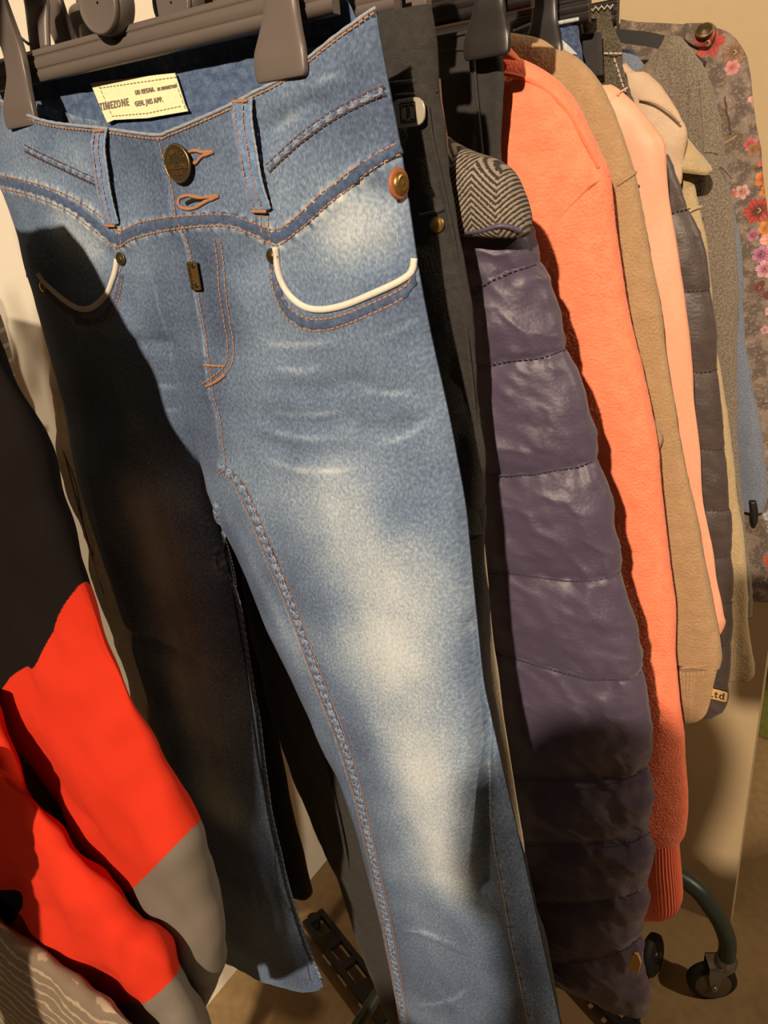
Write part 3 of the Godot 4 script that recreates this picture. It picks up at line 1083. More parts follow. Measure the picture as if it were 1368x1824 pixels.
# seam cloth whose raised puckers have worn pale and whose hollows keep their indigo
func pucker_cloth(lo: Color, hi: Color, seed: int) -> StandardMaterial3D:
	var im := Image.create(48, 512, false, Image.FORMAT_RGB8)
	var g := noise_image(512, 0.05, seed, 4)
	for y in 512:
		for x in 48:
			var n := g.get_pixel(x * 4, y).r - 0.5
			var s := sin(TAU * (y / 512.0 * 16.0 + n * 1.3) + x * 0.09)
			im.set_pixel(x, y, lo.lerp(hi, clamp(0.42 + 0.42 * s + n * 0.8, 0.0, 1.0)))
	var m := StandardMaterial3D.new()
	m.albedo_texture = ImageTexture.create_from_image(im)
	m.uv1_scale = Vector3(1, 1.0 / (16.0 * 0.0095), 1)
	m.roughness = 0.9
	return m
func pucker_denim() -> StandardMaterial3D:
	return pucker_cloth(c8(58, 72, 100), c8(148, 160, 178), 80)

# ------------------------------------------------------------------ garments
func folds(amp: float, fh: float, fy: float, seed: float, fine := 0.0) -> Callable:
	return func(h, y, t, q, ce, se):
		var a := nz.get_noise_3d(h * fh + seed, y * fy, t * fh * 0.6 + seed) * amp
		if fine > 0.0: a += nz.get_noise_3d(h * 60.0, y * 60.0 + seed, t * 60.0) * fine
		return a
func garment(called, label, cat, group := "") -> Node3D:
	return thing(called, label, cat, Vector3.ZERO, group)
func settle(o: Node3D, where: Vector3):       # put the thing's origin at its base
	o.position = where
	for c in o.get_children():
		c.position -= where
func seam(S: Array, P: Array, rad: float, mat: Material, o: Node3D, n := 2.6, called := "seam"):
	var q := []
	for p in P: q.append(on_loft(S, p[0], p[1], 0.0014, n))
	part(called, tube(spline(q, 0.004), rad, 6), mat, o)

# quilting: channels bulge between stitched rows. rows: heights at the left and right edge
func quilted(rows: Array, S: Array, amp: float, pucker: float, seed: float) -> Callable:
	return func(h, y, t, q, ce, se):
		var best := 1.0
		var f: float = clamp(ce * 0.5 + 0.5, 0.0, 1.0)
		var above := 9.0
		var below := -9.0
		for r in rows:
			var yy: float = lerpf(r[0], r[1], f) + 0.006 * nz.get_noise_2d(h * 9.0, r[1] * 20.0)
			if yy >= y: above = min(above, yy)
			else: below = max(below, yy)
		var span: float = above - below
		var u: float = (y - below) / max(span, 0.001)
		if above > 8.0:
			u = clamp(1.0 - (y - below) / 0.14, 0.5, 1.0)
		if below < -8.0:
			u = clamp((above - y) / 0.14, 0.0, 0.5)
		var g: float = pow(max(sin(PI * clamp(u, 0.0, 1.0)), 0.0), 0.45)
		var near: float = 1.0 - g
		var w := nz.get_noise_3d(h * 34.0 + seed, y * 7.0, t * 34.0)
		var b := nz.get_noise_3d(h * 11.0 + seed, y * 13.0, t * 11.0)
		var c: float = 1.0 - abs(nz.get_noise_3d(h * 16.0 + y * 9.0 + seed, y * 12.0 - h * 7.0, t * 14.0)) * 2.0
		var e: float = 1.0 - abs(nz.get_noise_3d(h * 42.0 + seed, y * 15.0 + h * 14.0, t * 40.0)) * 2.0
		return amp * (g - 0.5) + pucker * w * (0.25 + near * 0.9) + b * amp * 0.5 + pucker * 0.7 * c * c + pucker * 0.35 * e * e * (0.1 + near)

func stitch_rows(rows: Array, S: Array, o: Node3D, mat: Material, sink: float):
	for r in rows:
		var q := []
		for k in 25:
			var f: float = 0.45 + 0.55 * k / 24.0
			var y: float = lerpf(r[0], r[1], f)
			var v := 0.0
			# right edge of the loft at that height
			var lo := 0.0
			var hi := 1.0
			for z in 16:
				var m := (lo + hi) * 0.5
				if sec_at(S, m)[3] > y: lo = m
				else: hi = m
			var s := sec_at(S, lo)
			var h: float = lerpf(s[0], s[2], f)
			y += 0.006 * nz.get_noise_2d(h * 9.0, r[1] * 20.0)
			q.append(at(h, y, front_t(S, h, y, 2.4) + sink))
		part("quilt_stitching", stitches(q, -RD, 0.0035, 0.0012, 0.0007, 0.0006), mat, o, "", true)

func rib(S: Array, n: int, amp: float, ex := 2.6) -> Dictionary:
	return {"n": ex, "disp": func(h, y, t, q, ce, se): return amp * sin(n * atan2(se, ce))}

func herringbone() -> StandardMaterial3D:
	var im := Image.create(512, 512, false, Image.FORMAT_RGB8)
	var g := noise_image(512, 0.12, 91, 3)
	for y in 512:
		for x in 512:
			var cx := x % 128
			var tri: float = abs(cx - 64.0)
			var s := fposmod(y + tri * 1.0, 16.0)
			var nn := g.get_pixel(x, y).r - 0.5
			var f: float = smoothstep(5.0, 8.0, s + nn * 7.0) * (1.0 - smoothstep(13.0, 16.0, s + nn * 4.0))
			im.set_pixel(x, y, c8(44, 38, 36).lerp(c8(140, 128, 112), clamp(f + nn * 0.4, 0.0, 1.0)))
	var m := StandardMaterial3D.new()
	m.albedo_texture = ImageTexture.create_from_image(im)
	m.uv1_scale = Vector3(7.0, 7.0, 1)
	m.roughness = 0.97
	return m

func striped() -> StandardMaterial3D:
	var im := Image.create(256, 256, false, Image.FORMAT_RGB8)
	var g := noise_image(256, 0.03, 41, 3)
	for y in 256:
		for x in 256:
			var s := fposmod((y + (g.get_pixel(x, y).r - 0.5) * 8.0) / 32.0, 1.0)
			var f: float = smoothstep(0.66, 0.72, s) * (1.0 - smoothstep(0.92, 0.98, s))
			im.set_pixel(x, y, c8(104, 90, 74).lerp(c8(144, 128, 106), f))
	var m := StandardMaterial3D.new()
	m.albedo_texture = ImageTexture.create_from_image(im)
	m.uv1_scale = Vector3(11.0, 11.0, 1)
	m.roughness = 0.9
	return m

# printed flowers: cloth-space picture, origin and size in metres of the hanging plane
func floral_print() -> StandardMaterial3D:
	var W := 640
	var H := 1400
	var h0 := 0.05
	var y1 := 1.72
	var sc := 1300.0                 # pixels a metre
	var im := Image.create(W, H, false, Image.FORMAT_RGB8)
	var g := noise_image(256, 0.03, 61, 5)
	var g2 := noise_image(256, 0.15, 62, 3)
	for y in H:
		for x in W:
			var f := g.get_pixel(x % 256, y % 256).r
			var f2 := g2.get_pixel((x + 90) % 256, (y + 31) % 256).r
			var c := c8(88, 76, 68).lerp(c8(126, 110, 98), smoothstep(0.3, 0.75, f))
			if f2 > 0.68: c = c.lerp(c8(160, 146, 132), 0.5)
			im.set_pixel(x, y, c)
	var rng := RandomNumberGenerator.new()
	rng.seed = 404
	# [px x, px y, radius m, petal colour, inner colour, petals]
	var T := 0.635
	var fl := [[1240, 70, 0.020, c8(190, 60, 50), c8(120, 40, 36), 5], [1285, 85, 0.016, c8(150, 110, 80), c8(90, 66, 50), 5], [1282, 115, 0.010, c8(216, 150, 150), c8(180, 80, 90), 6],
		[1335, 132, 0.012, c8(208, 176, 168), c8(180, 90, 90), 5], [1330, 150, 0.010, c8(220, 120, 40), c8(170, 70, 20), 5], [1315, 260, 0.010, c8(210, 90, 100), c8(140, 50, 60), 5],
		[1345, 295, 0.012, c8(214, 90, 90), c8(150, 50, 50), 5], [1340, 325, 0.013, c8(226, 120, 46), c8(150, 60, 20), 5], [1322, 270, 0.010, c8(150, 96, 50), c8(110, 66, 36), 4],
		[1330, 386, 0.019, c8(200, 46, 34), c8(60, 26, 22), 6], [1345, 350, 0.010, c8(226, 130, 50), c8(170, 80, 24), 5], [1350, 355, 0.007, c8(150, 170, 190), c8(100, 120, 150), 5],
		[1345, 420, 0.012, c8(226, 140, 60), c8(170, 90, 30), 5], [1362, 440, 0.020, c8(232, 170, 156), c8(220, 96, 86), 5], [1322, 432, 0.009, c8(196, 120, 150), c8(110, 40, 80), 5],
		[1337, 468, 0.013, c8(200, 120, 150), c8(110, 40, 90), 6], [1345, 496, 0.014, c8(224, 178, 178), c8(150, 60, 110), 6], [1358, 550, 0.014, c8(100, 46, 36), c8(80, 36, 30), 3],
		[1333, 530, 0.012, c8(100, 46, 36), c8(80, 36, 30), 3], [1355, 575, 0.009, c8(214, 170, 176), c8(170, 100, 120), 5], [1345, 610, 0.007, c8(214, 160, 170), c8(170, 90, 110), 5],
		[1362, 980, 0.010, c8(200, 200, 210), c8(120, 130, 150), 5], [1360, 1040, 0.015, c8(206, 76, 40), c8(130, 46, 26), 5], [1355, 955, 0.010, c8(190, 196, 206), c8(120, 130, 150), 5]]
	for f in fl:
		var p := hy(f[0], f[1], T)
		flower(im, (p.x - h0) * sc, (y1 - p.y) * sc, f[2] * sc * 0.85, f[3].lerp(c8(110, 92, 80), 0.22), f[4].lerp(c8(90, 76, 66), 0.2), f[5], rng)
	for k in 170:
		var x := rng.randf() * W
		var y := rng.randf() * H
		if rng.randf() < 0.4: twig(im, x, y, rng)
		else:
			var c: Color = [c8(200, 110, 100), c8(210, 150, 140), c8(196, 120, 60), c8(150, 130, 100), c8(120, 60, 50), c8(170, 170, 180)][rng.randi() % 6]
			flower(im, x, y, (0.004 + rng.randf() * 0.006) * sc, c, c.darkened(0.4), 4 + rng.randi() % 3, rng)
	var m := StandardMaterial3D.new()
	m.albedo_texture = ImageTexture.create_from_image(im)
	m.uv1_scale = Vector3(sc / W, sc / H, 1)
	m.uv1_offset = Vector3(-h0 * sc / W, y1 * sc / H, 0)
	m.roughness = 0.85
	return m
func dab(im: Image, x: float, y: float, rx: float, ry: float, a: float, c: Color, c2: Color):
	var R := int(max(rx, ry)) + 1
	var ca := cos(a)
	var sa := sin(a)
	for j in range(-R, R + 1):
		for i in range(-R, R + 1):
			var u := (i * ca + j * sa) / rx
			var w := (-i * sa + j * ca) / ry
			var d := u * u + w * w
			if d > 1.0: continue
			var X := int(x) + i
			var Y := int(y) + j
			if X < 0 or Y < 0 or X >= im.get_width() or Y >= im.get_height(): continue
			im.set_pixel(X, Y, c2.lerp(c, smoothstep(-1.0, 0.5, u) * (0.8 + 0.2 * sin(w * 9.0))))
func flower(im: Image, x: float, y: float, r: float, c: Color, c2: Color, n: int, rng):
	var a0 := rng.randf() * TAU as float
	for k in n:
		var a := a0 + TAU * k / n
		dab(im, x + cos(a) * r * 0.5, y + sin(a) * r * 0.5, r * 0.55, r * 0.42, a, c.lightened(rng.randf() * 0.15), c2)
	dab(im, x, y, r * 0.2, r * 0.2, 0.0, c8(206, 170, 90), c2)
	dab(im, x, y, r * 0.1, r * 0.1, 0.0, c2.darkened(0.4), c2.darkened(0.4))
func twig(im: Image, x: float, y: float, rng):
	var a := rng.randf() * TAU as float
	var c := c8(66, 46, 38) if rng.randf() < 0.6 else c8(150, 120, 84)
	for k in 40:
		a += (rng.randf() - 0.5) * 0.25
		x += cos(a) * 1.5
		y += sin(a) * 1.5
		dab(im, x, y, 1.6, 1.2, a, c, c)
		if k % 13 == 12: dab(im, x + cos(a + 1.0) * 6.0, y + sin(a + 1.0) * 6.0, 6.0, 2.6, a + 1.0, c8(120, 100, 60), c8(80, 66, 44))

func black_jeans():
	var o := garment("black_jeans", "black jeans with a square-emblem metal plate at the waist, behind the blue jeans", "jeans")
	var t := 0.075
	var R := [[765, 8], [770, 60], [775, 140], [786, 210], [792, 280], [802, 340], [813, 400], [823, 460], [833, 540], [846, 650], [856, 760], [863, 860], [860, 950]]
	var S := []
	for k in R.size():
		var p: Array = R[k]
		var s := SM(-0.27 + 0.006 * k, p[0], p[1], 0.022 if k > 0 else 0.016, t)
		S.append(s)
	part("seat", loft(S, 110, 80, {"n": 3.0, "open_top": true, "disp": folds(0.005, 20.0, 9.0, 4.0, 0.0006)}), M.black_denim, o)
	var leg := []
	for k in [[400, 880, 869, 900], [420, 1000, 868, 1010], [440, 1110, 866, 1110], [480, 1230, 872, 1230], [520, 1370, 898, 1370], [565, 1480, 925, 1490], [605, 1580, 950, 1600], [640, 1680, 975, 1700], [700, 1824, 1000, 1824], [740, 1920, 1020, 1920]]:
		leg.append(SP(k[0], k[1], k[2], k[3], 0.021, t))
	part("leg", loft(leg, 110, 60, {"n": 2.6, "disp": folds(0.009, 12.0, 4.0, 9.0, 0.0006)}), M.black_denim, o)
	var leg2 := []
	for k in 8:
		var f := k / 7.0
		leg2.append([lerpf(-0.23, -0.17, f), lerpf(1.28, 0.62, f), lerpf(-0.02, 0.0, f), lerpf(1.28, 0.62, f), 0.02, t])
	part("leg", loft(leg2, 60, 40, {"n": 2.6, "disp": folds(0.006, 14.0, 4.0, 2.0)}), M.black_denim, o)
	seam(S, [[762, 190], [770, 250], [790, 340], [810, 440], [826, 560], [842, 700], [856, 860]], 0.0016, M.black_denim, o, 3.0)
	seam(S, [[690, 150], [730, 146], [773, 140]], 0.0018, M.black_denim, o, 3.0)
	seam(S, [[696, 172], [735, 168], [778, 162]], 0.0014, M.black_denim, o, 3.0)
	seam(S, [[745, 385], [775, 378], [790, 372]], 0.0016, M.black_denim, o, 3.0)
	seam(leg, [[545, 1240], [575, 1340], [600, 1440], [620, 1540], [640, 1640], [665, 1740]], 0.0020, M.black_denim, o)
	# metal plate with the square emblem
	var nrm := -RD
	var c := on_loft(S, 727, 201, 0.003, 3.0)
	var pl := part("emblem_plate", plate(c, HD, UP, nrm, rounded(0.029, 0.0185, 0.0075), 0.0018, 0.0005), M.bright_metal, o, "pale metal plate with a framed letter emblem")
	for b in [[0, 0.0062, 0.0062, 0.0005], [0, -0.0062, 0.0062, 0.0005], [-0.0062, 0, 0.0005, 0.0062], [0.0062, 0, 0.0005, 0.0062], [0, 0.0044, 0.0045, 0.0005], [-0.0008, 0.0, 0.0005, 0.004], [0.0010, 0.0, 0.0005, 0.003], [0.0001, -0.0026, 0.0011, 0.0004], [-0.0045, 0.0036, 0.0004, 0.001], [0.0045, 0.0036, 0.0004, 0.001], [-0.0034, -0.0047, 0.0016, 0.0005], [0.0034, -0.0047, 0.0016, 0.0005]]:
		part("emblem", box_mesh(c + nrm * 0.0018 + HD * (b[0] + 0.001) + UP * b[1], HD * b[2], UP * b[3], nrm * 0.0004), M.old_brass, pl)
	part("rivet", lathe(on_loft(S, 778, 400, 0.001, 3.0), (nrm + HD * 0.4).normalized(), [[0.0058, 0.0], [0.0056, 0.0014], [0.003, 0.0022], [0.0003, 0.0024]], 20), M.brass, o)
	settle(o, at(0.05, 0.5, t))

func small_trousers():
	# khaki trousers, only their far leg shows
	var o := garment("khaki_trousers", "creased khaki cotton trousers hanging close to the partition, left of the blue jeans", "trousers")
	var t := 0.115
	var S := []
	for p in [[60, 470], [85, 600], [98, 680], [104, 760], [115, 850], [140, 930], [162, 1000], [190, 1090], [215, 1170], [245, 1260], [280, 1360], [310, 1450], [335, 1530]]:
		var b := hy(p[0], p[1], t)
		S.append([b.x, b.y, b.x + 0.19, b.y, 0.016, t])
	part("leg", loft(S, 90, 50, {"n": 2.4, "disp": folds(0.010, 16.0, 8.0, 21.0, 0.0008)}), M.khaki, o)
	seam(S, [[112, 800], [130, 870], [155, 960], [185, 1060]], 0.0016, M.khaki, o, 2.4)
	settle(o, at(-0.25, 0.6, t))
	# cream trousers with a leather patch, a strip of them shows beside the padded coat
	o = garment("cream_trousers", "cream trousers with a tan leather waist patch between the black jeans and padded coat", "trousers")
	t = 0.105
	S = []
	for p in [[785, 140], [792, 220], [800, 300], [820, 480], [838, 640], [852, 800], [862, 940], [870, 1030], [878, 1120], [884, 1180], [900, 1290], [915, 1380], [930, 1480], [945, 1580]]:
		S.append(SM(0.06, p[0], p[1], 0.008, t))
	part("leg", loft(S, 80, 40, {"n": 2.4, "disp": folds(0.003, 14.0, 5.0, 31.0)}), M.cream, o)
	var q := []
	for p in [[768, 138], [785, 140], [788, 180], [797, 240], [799, 268], [780, 262]]:
		var w := px(p[0], p[1], 0.094) - px(785, 200, 0.094)
		q.append(Vector2(w.dot(HD), w.y))
	var pt := part("leather_patch", plate(px(785, 200, 0.094), HD, UP, -RD, q, 0.003, 0.0008), plain(c8(142, 112, 88), 0.8), o)
	part("eyelet", lathe(px(786, 218, 0.090), -RD, [[0.0035, 0.0], [0.0034, 0.001], [0.0016, 0.001], [0.0014, -0.001]], 16), plain(c8(120, 62, 40), 0.5, 0.4), pt)
	settle(o, at(0.2, 0.6, t))
	# plain black trousers on a clip hanger
	o = garment("black_trousers", "plain black trousers with a narrow waistband, clipped beside the orange sweatshirt", "trousers")
	t = 0.235
	S = []
	for p in [[882, 46], [890, 80], [897, 130], [896, 190], [893, 260], [898, 330], [902, 420], [910, 560], [920, 700]]:
		S.append(SM(-0.12, p[0], p[1], 0.009, t))
	part("waist_and_legs", loft(S, 70, 70, {"n": 2.8, "disp": folds(0.005, 24.0, 5.0, 13.0, 0.0005)}), M.black_cloth, o)
	seam(S, [[785, 92], [815, 88], [846, 88]], 0.0013, M.black_cloth, o, 2.8)
	seam(S, [[843, 92], [848, 160], [856, 240], [862, 300]], 0.0016, M.black_cloth, o, 2.8)
	seam(S, [[800, 65], [838, 58], [845, 70], [846, 90]], 0.0014, M.black_cloth, o, 2.8)
	settle(o, at(0.1, 0.6, t))
	# pair of blue jeans, folded at the waist, on a hanger further along
	o = garment("folded_blue_jeans", "dark blue jeans with pale worn waist edge peeping above the tan sweatshirt", "jeans")
	t = 0.375
	S = []
	for p in [[1031, 33], [1032, 50], [1033, 75], [1037, 100], [1042, 140], [1050, 200]]:
		S.append(SM(0.02, p[0], p[1], 0.012, t))
	part("waist_and_legs", loft(S, 40, 60, {"n": 3.0, "disp": folds(0.004, 30.0, 10.0, 3.0, 0.0008)}), M.denim_deep, o)
	part("waist_edge", tube(spline([px(962, 58, t - 0.013), px(975, 45, t - 0.014), px(1000, 40, t - 0.014), px(1031, 34, t - 0.008)], 0.003), 0.0018, 8), M.denim_pale, o)
	part("waist_edge", tube(spline([px(915, 56, t - 0.014), px(935, 47, t - 0.014), px(958, 38, t - 0.014)], 0.003), 0.0015, 8), M.denim_pale, o)
	part("belt_loop", loft([SP(964, 62, 984, 50, 0.003, t - 0.016), SP(972, 72, 992, 62, 0.003, t - 0.017), SP(990, 84, 1012, 80, 0.003, t - 0.017), SP(1005, 95, 1030, 98, 0.003, t - 0.016)], 16, 16), M.denim_pale, o)
	settle(o, at(0.2, 1.2, t))
	# black acid-wash jeans
	o = garment("acid_wash_jeans", "black acid-wash jeans with pale stitching hanging above the pink satin blouse", "jeans")
	t = 0.43
	S = []
	for p in [[1097, 9], [1098, 35], [1099, 56], [1107, 72], [1109, 96], [1111, 118], [1118, 140], [1126, 165], [1132, 210], [1140, 280]]:
		S.append(SM(0.05, p[0], p[1], 0.014, t))
	part("waist_and_legs", loft(S, 70, 70, {"n": 3.0, "open_top": true, "disp": folds(0.006, 26.0, 16.0, 8.0, 0.001)}), M.acid, o)
	var ps := []
	for p in [[1076, 95], [1092, 95], [1108, 95]]: ps.append(on_loft(S, p[0], p[1], 0.004, 3.0))
	part("stitching", stitches(spline(ps, 0.003), -RD, 0.004, 0.001, 0.0008), M.pale_thread, o, "", true)
	ps = []
	for p in [[1094, 104], [1100, 122], [1107, 145], [1113, 160]]: ps.append(on_loft(S, p[0], p[1], 0.004, 3.0))
	part("stitching", stitches(spline(ps, 0.003), -RD, 0.004, 0.001, 0.0008), M.pale_thread, o, "", true)
	var zz := []
	for k in 11: zz.append(on_loft(S, 1040 + k * 5.2, (14 if k % 2 == 0 else 21) - k * 0.6, 0.004, 3.0))
	part("zigzag_stitching", tube(zz, 0.0009, 5), M.pale_thread, o)
	part("black_patch", loft([SP(1034, 60, 1071, 57, 0.003, t - 0.025), SP(1034, 85, 1072, 82, 0.003, t - 0.025), SP(1036, 112, 1073, 110, 0.003, t - 0.025), SP(1036, 135, 1074, 135, 0.003, t - 0.025)], 16, 24, {"n": 5.0}), M.black_cloth, o)
	settle(o, at(0.2, 1.0, t))

func padded_coat():
	var o := garment("padded_coat", "navy quilted padded coat with grey herringbone collar and shiny sleeve", "coat")
	var t := 0.156
	var R := [[925, 385], [948, 430], [962, 480], [985, 560], [1012, 645], [1040, 740], [1064, 830], [1086, 930], [1104, 1035], [1124, 1130], [1142, 1210], [1151, 1290], [1154, 1390], [1158, 1480], [1152, 1560], [1140, 1640], [1141, 1720], [1147, 1765], [1145, 1798]]
	var S := []
	for k in R.size():
		S.append(SM(0.10 if k < 12 else 0.13, R[k][0], R[k][1], 0.030 if k < R.size() - 1 else 0.02, t))
	var rows := []
	for r in [[545, 470], [668, 632], [852, 822], [1022, 1036], [1160, 1208], [1365, 1372], [1480, 1478], [1590, 1580], [1690, 1680]]:
		# heights at the visible left side and at the right edge
		var a := hy(870, r[0], t - 0.03)
		var k := 0.0
		var b := hy(1060 if r[1] < 900 else 1130, r[1], t - 0.01)
		var f := 0.55
		rows.append([b.y + (a.y - b.y) / (1.0 - f), b.y])
	part("quilted_shell", loft(S, 330, 120, {"n": 2.4, "disp": quilted(rows, S, 0.0085, 0.0040, 5.0)}), M.puffer, o)
	stitch_rows(rows, S, o, plain(c8(40, 34, 52), 0.7), -0.003)
	var hb := herringbone()
	var C := [SP(765, 235, 798, 246, 0.010, t - 0.03), SP(768, 262, 838, 268, 0.016, t - 0.03), SP(772, 285, 885, 284, 0.022, t - 0.03), SP(778, 310, 912, 306, 0.028, t - 0.03), SP(785, 345, 932, 346, 0.030, t - 0.03), SP(790, 380, 946, 390, 0.030, t - 0.03), SP(795, 405, 942, 418, 0.026, t - 0.03), SP(800, 414, 930, 424, 0.016, t - 0.03)]
	part("collar", loft(C, 60, 60, {"n": 2.2, "disp": folds(0.004, 12.0, 10.0, 3.0, 0.0006)}), hb, o, "grey herringbone wool collar")
	part("collar_binding", tube(spline([px(815, 414, t - 0.056), px(850, 412, t - 0.056), px(895, 402, t - 0.053), px(928, 412, t - 0.046)], 0.004), 0.0020, 8), M.puffer, o)
	# zip pull and small tag at the hem
	part("hem_tag", plate(px(1133, 1712, t - 0.032), HD, UP, -RD, [Vector2(-0.008, -0.014), Vector2(0.004, -0.016), Vector2(0.006, 0.004), Vector2(0.002, 0.016), Vector2(-0.004, 0.012)], 0.003), M.tan_leather, o)
	settle(o, at(0.3, 0.5, t))

func sweatshirts():
	var o := garment("orange_sweatshirt", "bright orange fleece sweatshirt with a ribbed cuff, next to the navy padded coat", "sweatshirt")
	var t := 0.292
	var R := [[903, 92], [935, 106], [965, 124], [1005, 160], [1035, 205], [1062, 262], [1082, 308], [1091, 380], [1104, 470], [1120, 560], [1140, 660], [1158, 745], [1172, 820], [1181, 905], [1190, 1000], [1200, 1110], [1212, 1240], [1222, 1350], [1226, 1430], [1222, 1480], [1208, 1500]]
	var S := []
	for k in R.size():
		S.append(SM(0.10, R[k][0], R[k][1], lerpf(0.020, 0.030, clamp(k / 6.0, 0.0, 1.0)), t))
	part("body_and_sleeve", loft(S, 200, 90, {"n": 2.6, "disp": folds(0.007, 8.0, 3.5, 17.0, 0.0006)}), M.coral, o)
	var cuff := [SP(1120, 1490, 1206, 1490, 0.024, t), SP(1118, 1530, 1209, 1530, 0.026, t), SP(1120, 1575, 1213, 1575, 0.026, t), SP(1122, 1612, 1214, 1606, 0.025, t), SP(1124, 1620, 1206, 1622, 0.020, t)]
	part("ribbed_cuff", loft(cuff, 24, 260, rib(cuff, 52, 0.0007)), M.coral_rib, o)
	part("hood_edge", loft([SP(880, 72, 905, 82, 0.006, t - 0.018), SP(880, 90, 922, 100, 0.008, t - 0.020), SP(880, 104, 926, 108, 0.006, t - 0.020)], 12, 24), M.coral, o)
	seam(S, [[893, 130], [935, 140], [978, 166], [1012, 204], [1042, 256], [1066, 300]], 0.0020, M.coral_rib, o)
	seam(S, [[1080, 314], [1058, 323], [1042, 336], [1008, 372], [974, 412], [958, 446], [955, 475]], 0.0030, M.coral, o)
	settle(o, at(0.3, 0.6, t))
	o = garment("tan_sweatshirt", "tan cotton sweatshirt with ribbed cuff between the orange sweatshirt and pink satin blouse", "sweatshirt")
	t = 0.354
	R = [[905, 58], [950, 64], [995, 80], [1035, 108], [1065, 142], [1090, 190], [1108, 236], [1124, 286], [1134, 328], [1144, 395], [1160, 480], [1175, 560], [1190, 640], [1206, 730], [1222, 825], [1240, 925], [1258, 1025], [1274, 1110], [1285, 1165], [1280, 1190]]
	S = []
	for k in R.size():
		S.append(SM(0.06, R[k][0], R[k][1], lerpf(0.018, 0.021, clamp(k / 6.0, 0.0, 1.0)), t))
	part("body_and_sleeve", loft(S, 180, 80, {"n": 2.6, "disp": folds(0.006, 11.0, 2.8, 27.0, 0.0006)}), M.beige, o)
	cuff = [SP(1205, 1185, 1278, 1186, 0.016, t), SP(1208, 1215, 1270, 1218, 0.017, t), SP(1212, 1245, 1264, 1248, 0.016, t), SP(1216, 1270, 1258, 1268, 0.015, t), SP(1220, 1280, 1250, 1276, 0.012, t)]
	part("ribbed_cuff", loft(cuff, 20, 200, rib(cuff, 34, 0.0010)), M.beige, o)
	seam(S, [[1133, 306], [1116, 318], [1098, 330]], 0.0018, M.beige, o)
	seam(S, [[1284, 1178], [1250, 1186], [1214, 1190]], 0.0018, M.beige, o)
	part("pocket_edge", loft([SP(1150, 742, 1164, 748, 0.004, t - 0.024), SP(1150, 760, 1176, 766, 0.008, t - 0.024), SP(1150, 785, 1180, 786, 0.008, t - 0.024), SP(1150, 806, 1172, 804, 0.004, t - 0.024)], 16, 20), M.beige, o)
	settle(o, at(0.3, 0.8, t))

